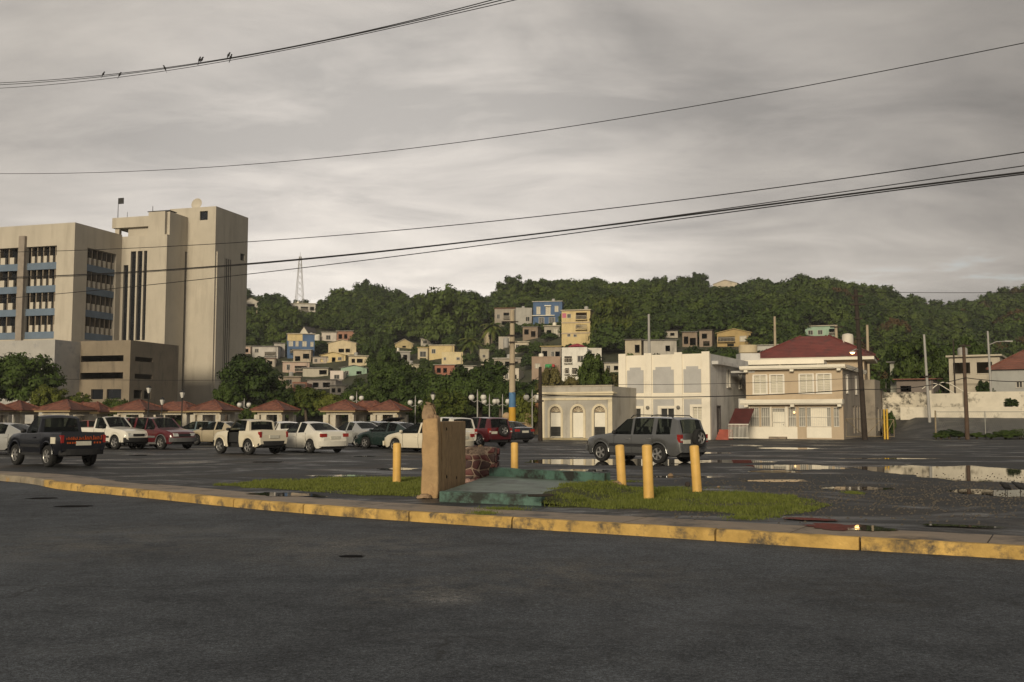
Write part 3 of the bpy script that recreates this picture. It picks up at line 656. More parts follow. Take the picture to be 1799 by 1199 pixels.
for k, (c, hw, _) in enumerate(Ops):
    d = thing_d = MB().box(c - .44, c + .44, .14, .2, .2, 2.02).build('door', M_WD, arc_b)
    q = MB(); 
    for s in (-1, 1): q.box(c + s*.22 - .17, c + s*.22 + .17, .12, .138, 1.1 if k != 1 else .35, 1.9)
    q.build('panel', M_WD, d)
    if k != 1: grille(arc_b, c - .40, c + .40, .28, .95, lambda a, n, z: (a, n + .06, z), .1, mat('grille_dark', (.05, .05, .045), .6)); MB().box(c - .42, c + .42, .115, .135, .25, .98).build('vent', M_DK, d)
    # arch trim and fanlight
    fan = [(c + .44 * math.cos(t), 2.06 + .44 * math.sin(t)) for t in np.linspace(0, math.pi, 15)]
    MB().prism(fan, .145, .19, lambda a, b, h: (a, h, b)).build('fanlight', mat('fanlight', (.30, .24, .17), .7, .2, 6), arc_b)
    t = MB()
    for i in range(14):
        t0, t1 = math.pi * i / 14, math.pi * (i + 1) / 14
        t.hexa([(c + r * math.cos(tt), y, 2.05 + r * math.sin(tt)) for y in (-.07, .12) for r, tt in ((.45, t0), (.62, t0), (.62, t1), (.45, t1))])
    t.box(c - .62, c - .45, -.07, .12, .16, 2.05); t.box(c + .45, c + .62, -.07, .12, .16, 2.05); t.build('arch_trim', M_AT, arc_b)
    q = MB()
    for i in range(1, 6):
        tt = math.pi * i / 6; q.bar((c, .13, 2.07), (c + .43 * math.cos(tt), .13, 2.06 + .43 * math.sin(tt)), .03, .03)
    q.build('muntin', M_AT, arc_b)
# spandrel wall round the arches is grey: fill corners of the square heads
q = MB()
for c, _, _ in Ops:
    for s in (-1, 1):
        poly = [(c + s*.44, 2.5), (c, 2.5)] + [(c + s*.44*math.sin(t), 2.06 + .44*math.cos(t)) for t in np.linspace(0, math.pi/2, 8)]
        q.prism(poly if s > 0 else poly[::-1], .004, .3, lambda a, b, h: (a, h, b))
q.build('arch_spandrel', M_AW, arc_b)
m = MB(); m.box(-AWD - .02, -AWD + .3, -.05, -.001, .1, 2.95); m.box(-.3, .02, -.05, -.001, .1, 2.95); m.box(-AWD - .02, .02, -.06, -.002, 2.95, 3.12); m.build('pilaster', M_AT, arc_b)
m = MB(); m.box(-AWD - .12, .12, -.16, -.001, 3.3, 3.42); m.box(-AWD - .22, .22, -.26, .5, 3.42, 3.52); m.box(-AWD - .1, .1, -.1, .34, 3.521, 3.56); m.build('cornice', M_AT, arc_b)
MB().box(-AWD - .03, .03, -.05, .38, AH + .001, AH + .1).build('coping', mat('weathered_coping', (.42, .37, .29), .85, .2, 2, stain=(.15, .13, .1), ss=2), arc_b)
MB().box(-AWD, 0, -.35, -.004, 0, .14).build('step', mat('step_yellow', (.36, .30, .18), .8, .3), arc_b)
# white two-storey block
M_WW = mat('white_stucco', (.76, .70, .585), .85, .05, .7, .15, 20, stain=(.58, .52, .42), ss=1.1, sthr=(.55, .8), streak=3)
M_WG = mat('grey_panel', (.42, .41, .395), .85, .08, 1.1, .12, 20); M_WSHADE = mat('white_shaded', (.52, .51, .49), .85, .08, .7, stain=(.33, .32, .31), ss=.9, streak=3)  # last one: white stucco greyed, shade of the sunless side put into its colour
bx, by = corner(1247, 75); WW = 7.25; WH = 6.5
wb = thing('white_building', 'white two storey building with blank grey wall panels and pilasters', 'building', (bx, by, 0), SA)
wd = [(-6.35, -5.45, .9, 2.35), (-3.9, -2.75, .9, 2.35), (-1.35, -.6, .1, 2.45)]
m = MB(); m.holes(-WW, 0, 0, WH, 0, .3, wd); m.box(-WW, -WW + .3, .302, 12, 0, WH - .01); m.box(-WW + .3, -.3, 11.7, 12, 0, WH - .8); m.box(-WW + .3, -.3, .302, 11.7, WH - 1.0, WH - .8)
m.build('wall', M_WW, wb)
m = MB(); m.holes(0, 11.7, 0, WH - .02, 0, .3, [(4.6, 5.6, 4.1, 5.5), (1.5, 2.5, .3, 2.5), (8.4, 9.3, 4.1, 5.4)], BF(0, .302)); m.build('side_wall', M_WSHADE, wb)
m = MB(); m.box(.002, .5, .6, 12, WH - .8, WH - .55); m.build('side_eave', M_WSHADE, wb)
win(wb, 4.6, 5.6, 4.1, 5.5, 'g', BF(0, .302)); win(wb, 8.4, 9.3, 4.1, 5.4, 'g', BF(0, .302)); win(wb, 1.5, 2.5, .3, 2.5, 'g', BF(0, .302), mat('dark_frame', (.06, .05, .05), .6))
pil = [-WW + .28, -4.86, -2.42, -.28]
for i, x in enumerate(pil): MB().box(x - .3, x + .3, -.12, -.002, 0, WH + .14).build('pilaster', M_WW, wb)
for i in range(3):
    x0, x1 = pil[i] + .38, pil[i+1] - .38
    z0, z1 = 3.55, 5.55; c = .22
    poly = [(x0, z0), (x1, z0), (x1, z1 - c), (x1 - c, z1 - c), (x1 - c, z1), (x0 + c, z1), (x0 + c, z1 - c), (x0, z1 - c)]
    MB().prism(poly[::-1], -.028, -.003, lambda a, b, h: (a, h, b)).build('panel', M_WG, wb)
    w = wd[i]; pm = MB(); pm.holes(x0, x1, .25 if i < 2 else .12, 3.05, -.03, -.003, [w]); pm.build('panel', M_WG, wb)
    t = MB(); t.box(w[0] - .2, w[1] + .2, -.09, -.031, w[3], w[3] + .2); t.box(w[0] - .2, w[0], -.09, -.031, w[2], w[3]); t.box(w[1], w[1] + .2, -.09, -.031, w[2], w[3]); t.build('window_surround', M_WW, wb)
    win(wb, w[0], w[1], w[2], w[3], 'g' if i < 2 else 'w', FR)
MB().box(-WW - .01, .01, -.07, -.004, 3.1, 3.45).build('string_course', M_WW, wb)
for x in pil[1:3]: MB().lathe([(.05, 0), (.13, .05), (.15, .16), (.08, .26)], 10, Matrix.Translation((x, -.25, 2.3))).build('wall_lamp', mat('lamp_grey', (.2, .19, .17), .5), wb, 40)
# stair, porch and railing in the gap
alley = thing('porch_stair', 'small red porch steps with white railing and red awning in the gap', 'steps', (bx, by, 0), SA)
for k in range(4): MB().box(.35, 1.3, .15 + k * .3, 1.6, .19 * k + (.002 if k else 0), .19 * (k + 1)).build('step', mat('red_step', (.30, .075, .05), .7, .2), alley)
g = MB(); 
for k in range(15): g.box(1.35 + k * .1, 1.38 + k * .1, .1, .13, .1, 1.15)
g.box(1.33, 2.85, .09, .14, 1.13, 1.19); g.box(1.33, 2.85, .09, .14, .15, .2); g.build('railing', mat('grille_white', (.66, .63, .56), .6), alley)
MB().hexa([(1.0, 1.2, .95), (2.5, 1.2, 1.0), (2.5, 3.4, 2.3), (1.0, 3.4, 2.3), (1.0, 1.2, 1.02), (2.5, 1.2, 1.07), (2.5, 3.4, 2.37), (1.0, 3.4, 2.37)]).build('awning', mat('red_awning', (.085, .02, .018), .7, .2), alley)
m = MB(); m.box(.32, 2.6, 7.2, 7.5, 0, 3.2); m.build('back_wall', M_WSHADE, alley)
m = MB(); m.box(.3, 2.2, 5.0, 10, 5.2, 5.35); m.build('canopy', M_WSHADE, alley)
# beige corner house
M_BG = mat('beige_stucco', (.47, .375, .265), .85, .06, .6, .15, 22, stain=(.38, .30, .21), ss=.9, sthr=(.5, .8), streak=3); M_BSHADE = mat('beige_shaded', (.36, .31, .25), .85, .1, .6, stain=(.24, .21, .18), ss=.8, streak=3); M_BW = mat('trim_white', (.76, .71, .60), .7, .05)  # second one: the beige stucco again, darkened in colour for its shaded side
hx, hy = corner(1480, 75.5); BWD = 7.35; BH = 5.35
bh = thing('corner_house', 'beige two storey house with white trim, louvred windows and window grilles', 'building', (hx, hy, 0), SA)
uw = [(-6.75, -5.7, 3.55, 4.95), (-5.45, -4.4, 3.55, 4.95), (-3.2, -2.15, 3.55, 4.95), (-1.9, -.85, 3.55, 4.95)]
lw = [(-7.05, -6.35, .95, 2.45), (-5.35, -4.35, .2, 2.4), (-4.1, -3.5, .95, 2.45), (-2.7, -.9, .95, 2.45), (-.72, -.3, .95, 2.45), (-3.3, -2.8, .95, 2.45), (-6.2, -5.5, .95, 2.45)]
m = MB(); m.holes(-BWD, 0, 0, BH, 0, .3, uw + lw); m.box(-BWD, -BWD + .3, .302, 11, 0, BH - .01); m.box(-BWD + .3, -.3, 10.7, 11, 0, BH); m.box(-BWD + .3, -.3, .302, 10.7, 2.75, 2.95); m.box(-BWD + .3, -.3, .302, 10.7, BH - .25, BH - .05)
m.build('wall', M_BG, bh)
m = MB(); m.holes(0, 10.7, 0, BH - .01, 0, .3, [(1.5, 2.2, 3.6, 4.95), (6.2, 7, 3.6, 4.95), (4.6, 5.5, .4, 2.6), (6.4, 7.2, .4, 2.6), (8, 8.5, .4, 2.6)], BF(0, .302)); m.build('side_wall', M_BSHADE, bh)
win(bh, 1.5, 2.2, 3.6, 4.95, 'w', BF(0, .302)); win(bh, 6.2, 7, 3.6, 4.95, 'w', BF(0, .302))
for w in uw: win(bh, *w, 'w', FR, None, 1)
for w in lw: grille(bh, w[0] + .03, w[1] - .03, w[2] + .03, w[3] - .03, FR); 
for w in lw: MB().box(w[0], w[1], .2, .22, w[2], w[3]).build('pane', mat('pale_pane', (.30, .29, .26), .25, .2, 1), bh)
d = MB().box(-5.3, -4.4, .12, .17, .2, 2.1).build('door', M_WD, bh); MB().cyl((-4.5, .08, 1.1), (-4.5, .12, 1.1), .03).build('handle', M_DK, d)
MB().box(-2.4, -1.2, .12, .18, 1.0, 2.4).build('window', M_BW, bh)
m = MB(); m.box(-7.3, -3.42, -.03, -.002, .02, .93); m.box(-2.72, -.88, -.03, -.002, .1, .93); m.box(-7.34, -7.07, -.03, -.002, .94, 2.5); m.box(-5.48, -5.37, -.05, -.002, .94, 2.5); m.box(-4.33, -4.12, -.05, -.002, .94, 2.5); m.build('plinth', M_BW, bh)
MB().box(-5.5, -4.2, -.6, -.032, 0, .18).build('step', M_CONC, bh)
for z, dz, ov in ((2.6, .45, .65), (BH - .02, .36, .6)):
    m = MB(); m.box(-BWD - .35, .3 if z > 4 else .05, -ov, .28, z + .14, z + dz); m.box(-BWD - .35, .3 if z > 4 else .05, -ov + .1, -.003, z + .06, z + .138)
    for x in (-BWD + .1, -3.7, -.2): m.box(x - .14, x + .14, -ov + .15, -.004, z - .12, z + .055)
    if z > 4: m.box(-BWD - .35, .3, .281, 11.3, z + .14, z + dz - .01); m.box(-.1, .28, .5, 11, z + .02, z + .138)
    m.build('eave', M_BW, bh)
MB().lathe([(.02, -.1), (.08, -.05), (.08, .05), (.02, .1)], 10, Matrix.Translation((-3.62, -.12, 2.05))).build('wall_light', mat('lit_bulb', (1, .8, .5), .5, emit=((1, .62, .25), 1.2)), bh, 40)
# rear wing of corner house and block wall
rw = thing('block_wall_house', 'bare grey concrete extension behind the beige corner house', 'building', (hx, hy, 0), SA)
m = MB(); m.holes(0, 8.5, 0, 4.9, 0, .3, [(1.5, 2.6, .5, 2.5), (4, 4.6, .5, 2.5)], BF(.9, 11.4)); m.box(-4, .6, 11.4, 11.7, 0, 4.9); m.box(-4, .6, 19.6, 19.9, 0, 4.9); m.box(-4, .6, 11.7, 19.6, 4.6, 4.88); m.build('wall', mat('bare_block', (.27, .235, .19), .9, .15, 1, stain=(.15, .13, .11), ss=.8), rw)
# red hip roofed house behind
M_RED = mat('red_corrugated', (.155, .036, .03), .6, .22, .8, .2, 8, stain=(.07, .03, .028), ss=.7, streak=2)
c = pt(1432, 632, 96); rh = thing('red_roof_house', 'cream house with a dark red hip roof behind the beige house', 'house', (c.x, c.y, 0), R(-22))
MB().box(-4.6, 4.6, -3.4, 3.4, 0, c.z - .1).build('wall', M_BG, rh)
hiproof(11.2, 8.6, c.z, c.z + 2.25, 2.6, 14).build('roof', M_RED, rh)
MB().box(-5.5, 5.5, -4.2, 4.2, c.z - .3, c.z - .004).build('eave', M_BW, rh)
m = MB(); m.lathe([(.5, 0), (.52, .1), (.52, 1.2), (.45, 1.35), (.1, 1.45)], 14, Matrix.Translation((3.1, -1.2, c.z + .9))); m.build('water_tank', mat('tank_white', (.6, .56, .48), .6), rh, 40)
# flat white carport roof on the roof terrace
c = pt(1395, 640, 88); rt = thing('terrace_canopy', 'flat white terrace canopy in front of the red roof', 'canopy', (c.x, c.y, 0), R(-22))
m = MB(); m.box(-4.2, 2.6, -2, 2.5, c.z, c.z + .22); m.box(-4.3, 2.7, -2.1, -2.002, c.z - .1, c.z + .3); m.build('roof', M_BW, rt); MB().box(-2.6, 2.4, 1.5, 1.7, c.z - 1.9, c.z - .002).build('back_wall', M_DK, rt); MB().box(-4.0, 2.2, -1.8, 1.5, 0, c.z - 1.5).build('wall', M_WSHADE, rt)
for x in (-3.8, -1, 2.2): MB().box(x - .08, x + .08, -1.7, -1.54, c.z - 1.49, c.z - .002).build('post', M_BW, rt)
c = pt(1314, 622, 92); tk = thing('cistern', 'big cream water cistern on a stand above the white building', 'tank', (c.x, c.y, 0))
MB().lathe([(.7, 0), (.85, .1), (.85, .75), (.8, .8)], 16, Matrix.Translation((0, 0, c.z))).build('tank', mat('tank_cream', (.50, .42, .28), .7, .15, 1), tk, 40); MB().box(-.9, .9, -.9, .9, 0, c.z - .002).build('stand', M_WSHADE, tk)

# ---------------------------------------------------------------- right: ramp, retaining walls, fence, gate
rmp = MB(); rx0, ry0 = corner(1560, 80); rx1, ry1 = corner(2050, 74)
va = []; K = 14
for k in range(K + 1):
    t = k / K; x = rx0 + (rx1 - rx0) * t; y = ry0 + (ry1 - ry0) * t
    va += [(x, y, .01), (x + .8, y + 2.6, .5 * min(1, t * 6)), (x + 1.6, y + 5.6, 1.45 * min(1, .25 + t * 5)), (x + 2, y + 7.2, 1.75 * min(1, .3 + t * 5)), (x + 4, y + 16, 2.1)]
rmp.add(va, [(k*5+j, (k+1)*5+j, (k+1)*5+j+1, k*5+j+1) for k in range(K) for j in range(4)])
struct(rmp.build('embankment', asphalt('bank_asphalt', (.022, .023, .025), (.06, .06, .06), .3, .6, .6, .4), None, 60))
M_WP = mat('stained_white_wall', (.62, .57, .47), .9, .1, .8, .2, 15, stain=(.07, .06, .04), ss=.55, sthr=(.54, .66)); M_WP2 = mat('peeling_white_wall', (.60, .54, .43), .9, .15, 1, .3, 10, stain=(.05, .045, .035), ss=.9, sthr=(.44, .56))
lo = thing('retaining_wall', 'low white retaining wall along the top of the asphalt bank', 'wall'); m = MB()
p0 = pt(1582, 731, 86.5); p1 = pt(1980, 733, 80.5); m.bar((p0.x, p0.y, 2.0), (p1.x, p1.y, 2.0), .25, 1.1); m.build('wall', M_WP, lo)
hi = thing('boundary_wall', 'tall white boundary wall with peeling dark stains beside the gate', 'wall')
for a, b, z0, z1, M_ in ((1545, 1632, 690, 724, M_WP2), (1634, 1695, 692, 720, M_WP), (1697, 1990, 689, 722, M_WP)):
    q0 = pt(a, z0, 90); q1 = pt(b, z0, 90 - (b - 1545) / 445 * 6); m = MB(); zt_ = q0.z
    m.hexa([(q0.x, q0.y, .8), (q1.x, q1.y, .8), (q1.x, q1.y + .25, .8), (q0.x, q0.y + .25, .8), (q0.x, q0.y, zt_), (q1.x, q1.y, zt_), (q1.x, q1.y + .25, zt_), (q0.x, q0.y + .25, zt_)]); m.build('wall_section', M_, hi)
    MB().bar((q1.x, q1.y - .01, .8), (q1.x, q1.y - .01, zt_ + .15), .3, .3).build('pier', M_WP, hi)
M_GAL = mat('galvanised', (.25, .25, .23), .5, .15, 3, metal=.3); M_RUST = mat('rusty_pipe', (.24, .19, .12), .7, .3, 6)
fence = thing('wire_fence', 'thin wire mesh fence along the foot of the asphalt bank', 'fence')
fp = [corner(1642, 78.5), corner(1728, 77.2), corner(1815, 76), corner(1900, 74.8)]
for x, y in fp: MB().cyl((x, y, 0), (x, y, 2.15), .035, None, 8).build('post', M_GAL, fence)
g = MB(); g.tube([(x, y, 2.1) for x, y in fp], .025, 6); g.build('rail', M_GAL, fence)
g = MB()
for (a, b), (c_, d_) in zip(fp, fp[1:]):
    for k in range(26):
        t = k / 26; t2 = min(1, t + .25); g.bar((a + (c_-a)*t, b + (d_-b)*t, .1), (a + (c_-a)*t2, b + (d_-b)*t2, 2.08), .006, .006); t3 = max(0, t - .25); g.bar((a + (c_-a)*t, b + (d_-b)*t, .1), (a + (c_-a)*t3, b + (d_-b)*t3, 2.08), .006, .006)
struct(g.build('wire_mesh', M_GAL, fence), 'stuff')
gate = thing('pipe_gate', 'open pipe gate with diagonal braces between beige house and ramp', 'gate')
gx, gy = corner(1484, 76.5); g2 = corner(1548, 78); g3 = corner(1568, 77.4)
def gframe(a, b, z, dia):
    m = MB(); m.tube([(*a, .15), (*a, z)], .03); m.tube([(*b, .15), (*b, z)], .03); m.tube([(*a, z), (*b, z)], .03); m.tube([(*a, .2), (*b, .2)], .03)
    if dia: m.tube([(*a, z), ((a[0]+b[0])/2, (a[1]+b[1])/2, .2), (*b, z)], .025)
    else: m.tube([(*a, .2), (*b, z)], .025)
    m.build('leaf', M_RUST, gate)
gframe((gx, gy), g2, 1.55, True); gframe(corner(1552, 77), g3, 1.5, False)
for px in (1551.5, 1556.5):
    x, y = corner(px, 76.6); MB().cyl((x, y, 0), (x, y, 2.3), .07, None, 10).build('post', mat('gate_yellow', (.58, .36, .04), .6), gate)
x, y = corner(1641, 77); MB().cyl((x, y, 0), (x, y, 2.2), .06, None, 8).build('post', M_RUST, gate)
# park wall with ball finials
pk = thing('park_wall', 'low peach park wall with ball finials beside the parked dark sedan', 'wall'); M_PK = mat('peach_stucco', (.42, .30, .18), .85, .12, 1, stain=(.3, .21, .13), ss=1.5)
w0 = corner(872, 92); w1 = corner(948, 98); MB().bar((*w0, .55), (*w1, .55), .3, 1.15).build('wall', M_PK, pk); MB().bar((*w0, 1.17), (*w1, 1.17), .38, .09).build('coping', M_CREAM, pk)
for px, D in ((890, 93), (928, 96)):
    x, y = corner(px, D); MB().box(x - .35, x + .35, y - .45, y + .25, 0, 1.45).build('pillar', M_PK, pk); MB().lathe([(.05, 1.44), (.3, 1.5), (.42, 1.7), (.36, 1.95), (.15, 2.1), (.02, 2.13)], 14, Matrix.Translation((x, y - .1, 0))).build('ball', M_PK, pk, 50)
x, y = corner(941, 99); MB().box(x - .5, x + .5, y - .5, y + .5, 0, 3.1).build('tower_pillar', mat('orange_brick', (.33, .16, .08), .85, .2, 3), pk); MB().lathe([(.6, 3.1), (.75, 3.25), (.5, 3.5), (.1, 3.9)], 12, Matrix.Translation((x, y, 0))).build('urn', M_CREAM, pk, 50)
# ---------------------------------------------------------------- hillside houses
HB = []      # picture boxes kept clear of foliage: px0, px1, y0, y1, distance
FOOT = []    # footprints
WC = {}
def wall_m(c, k=''):
    key = 'stucco_%s%s' % ('_'.join('%02d' % int(x * 100) for x in c), k)
    return mat(key, c, .88, .10, .5, .1, 8, stain=tuple(x * .62 for x in c), ss=.6, sthr=(.5, .72), streak=3)
ROOFC = {'g': (.20, .19, .18), 'r': (.19, .075, .05), 'w': (.50, .47, .41), 'd': (.09, .08, .075), 'y': (.42, .32, .14), 'c': (.45, .40, .31)}
def house(px0, px1, yt, yb, col, roof, rc, wins, label, yaw=None, dep=7.0, D=None, name='hillside_house', extra=None, gut=.22, fill=.92):
    pc = (px0 + px1) / 2
    D = D or hit(pc, yb)
    u = (pc - CX) / F; w = (px1 - px0) / F * D * fill; base = pt(pc, yb, D); h = (yb - yt) / F * D
    if roof in ('gable', 'hip'): hw = h * (1 - gut)
    else: hw = h - .2
    yaw = yaw if yaw is not None else random.Random(label).uniform(-.25, .1)
    ang = -math.atan(u) + yaw
    t = thing(name, label, 'house', (base.x, D, base.z), ang)
    if pc > CX: pass
    lowest = min(terr(base.x + dx, D + dy) for dx in (-w/2, w/2) for dy in (-1, 0, dep))
    zb = min(-.5, lowest - base.z - .6)
    ws = [( -w/2 + a0*w, -w/2 + a1*w, (1-v1)*hw, (1-v0)*hw, k) for a0, a1, v0, v1, k in wins]
    wm = wall_m(col)
    m = MB(); m.holes(-w/2, w/2, zb, hw, 0, .25, [x[:4] for x in ws])
    m.box(-w/2, -w/2 + .25, .252, dep, zb, hw - .003); m.box(w/2 - .25, w/2, .252, dep, zb, hw - .003); m.box(-w/2 + .25, w/2 - .25, dep - .25, dep, zb, hw - .004)
    m.box(-w/2 + .25, w/2 - .25, .252, dep - .25, -.15, .0); m.box(-w/2 + .25, w/2 - .25, .252, dep - .25, hw - .2, hw - .005)
    if hw > 4.4: m.box(-w/2 + .25, w/2 - .25, .252, dep - .25, hw * .5 - .1, hw * .5 + .1)
    if roof == 'gable': m.prism([(-w/2, hw), (w/2, hw), (0, h - .08)], 0, .25, lambda a, b, hh: (a, hh, b)); m.prism([(-w/2, hw), (w/2, hw), (0, h - .08)], dep - .25, dep, lambda a, b, hh: (a, hh, b))
    m.build('wall', wm, t)
    rm = mat('roof_' + rc, ROOFC[rc], .7, .2, .6, .15, 6, stain=tuple(x * .5 for x in ROOFC[rc]), ss=.5)
    r = MB()
    if roof == 'flat': r.box(-w/2 - .25, w/2 + .25, -.45, dep + .2, hw + .002, hw + .2)
    elif roof == 'shed': r.hexa([(-w/2 - .3, -.5, hw + .002), (w/2 + .3, -.5, hw + .002), (w/2 + .3, dep + .2, hw + .25), (-w/2 - .3, dep + .2, hw + .25), (-w/2 - .3, -.5, hw + .1), (w/2 + .3, -.5, hw + .1), (w/2 + .3, dep + .2, hw + .35), (-w/2 - .3, dep + .2, hw + .35)])
    elif roof == 'gable':
        sl_ = (h - hw) / (w / 2)
        for s in (-1, 1):
            q = [(s*(w/2 + .35), hw - .35*sl_), (0, h), (0, h + .12), (s*(w/2 + .35), hw - .35*sl_ + .12)]
            r.prism(q if s > 0 else q[::-1], -.4, dep + .3, lambda a, b, hh: (a, hh, b))
    elif roof == 'hip': r = hiproof(w + .8, dep + .8, hw, h, max(0, w - dep) + .4, 8); r.v = [(x, y + dep/2, z) for x, y, z in r.v]
    if roof != 'none': r.build('roof', rm, t)
    else: MB().box(-w/2 - .02, w/2 + .02, -.03, .28, hw + .001, hw + .25).build('parapet', wm, t)
    for a0, a1, z0, z1, k in ws:
        if k == 'b':
            MB().box(a0 - .1, a1 + .1, -.9, -.002, z0 - .14, z0 + .02).build('balcony', wm, t)
            g = MB(); nb = max(3, int((a1 - a0) / .3))
            for i in range(nb + 1): x = a0 + (a1 - a0) * i / nb; g.box(x - .03, x + .03, -.86, -.8, z0 + .02, z0 + .85)
            g.box(a0 - .05, a1 + .05, -.88, -.78, z0 + .85, z0 + .93); g.build('railing', mat('rail_pale', (.5, .45, .37), .7), t)
        elif k == 'p': MB().box(a0, a1, -.05, -.002, z0 + .0, z1).build('panel', wm, t)
        elif k == 'o': MB().box(a0 - .06, a1 + .06, -.06, .1, z0 - .09, z0 - .001).build('sill', wm, t)
        else: win(t, a0, a1, z0, z1, k, FR, mat('frame_grey', (.42, .39, .34), .7, .15, 2))
    if extra: extra(t, w, hw, dep)
    rr = random.Random(label + 'x')
    if roof in ('flat', 'none') and rr.random() < .6 and w > 4:
        zr = hw + (.2 if roof == 'flat' else -.01); x = rr.uniform(-.3, .3) * w; MB().lathe([(.5, 0), (.55, .1), (.55, .9), (.4, 1.05), (.1, 1.1)], 10, Matrix.Translation((x, dep * .4, zr))).build('water_tank', mat('tank_grey', (.35, .34, .32), .6) if rr.random() < .5 else M_BW, t, 40)
        if rr.random() < .5: MB().cyl((-x, dep * .5, zr), (-x, dep * .5, zr + 2.4), .035, None, 5).build('antenna', M_DK, t)
    if rr.random() < .45 and w > 5: MB().box(-w/2 - .04, w/2 + .04, -.07, -.002, -.05, .16).build('plinth', wall_m(tuple(c * .7 for c in col)), t)
    if rr.random() < .4: MB().box(w * .42, w * .42 + .09, -.1, -.004, .1, hw - .05).build('drain_pipe', mat('pipe_grey', (.2, .19, .18), .7), t)
    HB.append((px0 - 2, px1 + 2, yt - 2, yb - .08 * (yb - yt), D)); FOOT.append((base.x, D + dep/2, max(w, dep) * .62))
    return t
CR = (.56, .47, .31); YE = (.58, .46, .24); WH_ = (.66, .62, .54); GY = (.33, .29, .24); BL = (.075, .13, .24); PK_ = (.50, .38, .31); MI = (.30, .42, .32); BR = (.25, .19, .14); TA = (.44, .36, .27)
o3 = [(.1, .3, .3, .75, 'o'), (.42, .6, .3, .75, 'o'), (.72, .9, .3, .75, 'o')]
w2 = [(.15, .38, .25, .7, 'g'), (.6, .83, .25, .7, 'g')]
house(426, 441, 608, 622, PK_, 'flat', 'c', [(.3, .7, .3, .8, 'o')], 'small pinkish house next to the tower edge')
house(441, 490, 608, 630, (.5, .47, .43), 'flat', 'g', [(.1, .25, .2, .5, 'g'), (.48, .92, .45, .8, 'b')], 'greyish white house with dark balcony next to the blue house')
house(481, 501, 602, 628, (.40, .37, .33), 'shed', 'g', [(.35, .7, .3, .6, 'g')], 'narrow grey house wedged beside the blue house')
house(520, 548, 574, 592, (.62, .57, .47), 'gable', 'd', [], 'white gabled attic above the blue house', gut=.95, yaw=-.5)
house(503, 554, 586, 630, BL, 'flat', 'c', [(.05, .2, .30, .5, 'w'), (.30, .40, .30, .5, 'w'), (.55, .7, .30, .5, 'w'), (.85, .95, .32, .5, 'w'), (.1, .5, .62, .8, 'b')], 'blue two storey house with white windows on the left hillside', extra=lambda t, w, h, d: MB().box(-w/2 - .03, w*.05, -.04, -.001, h * .72, h - .01).build('cream_wall', wall_m(YE), t) and None)
house(533, 562, 588, 601, WH_, 'none', 'w', [(.2, .4, .3, .7, 'o')], 'low white walled house behind the blue house')
house(564, 592, 583, 600, (.56, .5, .44), 'shed', 'w', [(.3, .6, .35, .8, 'g')], 'house with long white sheet roof above the cream gable')
house(590, 624, 581, 600, (.30, .16, .11), 'shed', 'w', o3[:2], 'reddish brown house with pale sheet roof')
house(574, 628, 597, 625, CR, 'gable', 'c', [(.37, .57, .45, .75, 'o'), (.62, .78, .45, .75, 'o')], 'cream gabled house with two dark square windows')
house(561, 609, 619, 637, YE, 'gable', 'y', [(.1, .3, .25, .8, 'w'), (.45, .6, .3, .99, 'o'), (.7, .85, .3, .7, 'g')], 'low yellow house below the cream gable', gut=.3)
house(611, 648, 625, 644, CR, 'flat', 'c', [(.15, .33, .25, .65, 'o'), (.42, .72, .25, .65, 'o')], 'cream flat roofed house with wide dark window')
house(514, 547, 614, 637, TA, 'shed', 'c', [(.1, .4, .5, .95, 'o'), (.55, .9, .3, .7, 'o')], 'ragged tan shack below the blue house')
house(495, 545, 635, 656, PK_, 'flat', 'c', [(.15, .27, .25, .7, 'g'), (.45, .9, .35, .85, 'b')], 'pink house with dark open balcony')
house(530, 578, 646, 663, (.46, .42, .34), 'flat', 'g', [(.65, .95, .2, .7, 'o')], 'pale grey blank wall house below the pink house')
house(579, 604, 652, 670, (.66, .58, .52), 'none', 'w', [(.3, .7, .35, .75, 'g')], 'small bright white house beside the mint green one')
house(597, 646, 642, 661, MI, 'gable', 'g', [(.15, .3, .4, .8, 'g'), (.6, .8, .4, .8, 'o')], 'mint green gabled house in the left cluster', gut=.25)
house(487, 529, 661, 687, TA, 'flat', 'c', [(.4, .62, .2, .5, 'g'), (.1, .35, .62, .95, 'o')], 'beige house with one barred window low on the slope')
house(512, 540, 672, 690, (.36, .17, .12), 'none', 'r', [(.1, .9, .1, .5, 'b')], 'low terrace with red railing at the hill foot')
house(537, 592, 666, 684, (.42, .38, .34), 'shed', 'g', [(.2, .4, .3, .8, 'o'), (.55, .8, .3, .8, 'o')], 'grey shack with dark openings at the hill foot')
house(578, 613, 676, 694, (.50, .45, .38), 'shed', 'w', o3[:2], 'shack with white sheet roof at the hill foot')
house(509, 556, 533, 549, (.5, .47, .42), 'flat', 'c', [(.05, .3, .3, .8, 'o'), (.4, .7, .35, .85, 'b'), (.78, .94, .35, .8, 'o')], 'long pale house alone on the upper hill')
house(424, 458, 524, 540, (.5, .46, .4), 'gable', 'c', [(.3, .7, .3, .9, 'o')], 'pale roofed house high on the hill by the tower', gut=.5)
house(693, 727, 596, 612, (.46, .37, .2), 'gable', 'c', [(.4, .6, .5, .9, 'o')], 'yellowish gabled hut among trees', gut=.5)
house(684, 722, 617, 636, (.34, .32, .29), 'flat', 'w', [(.3, .55, .3, .9, 'o'), (.65, .85, .3, .9, 'o')], 'dim grey house under trees with pale roof edge')
arch_x = lambda t, w, h, d: [MB().prism([(x + .8*math.cos(a), h*.55 + .8*math.sin(a)) for a in np.linspace(0, math.pi, 9)], -.03, -.002, lambda p, q, hh: (p, hh, q)).build('arch_head', M_DK, t) for x in (-.2*w + w*.32, -.2*w + w*.1)] and None
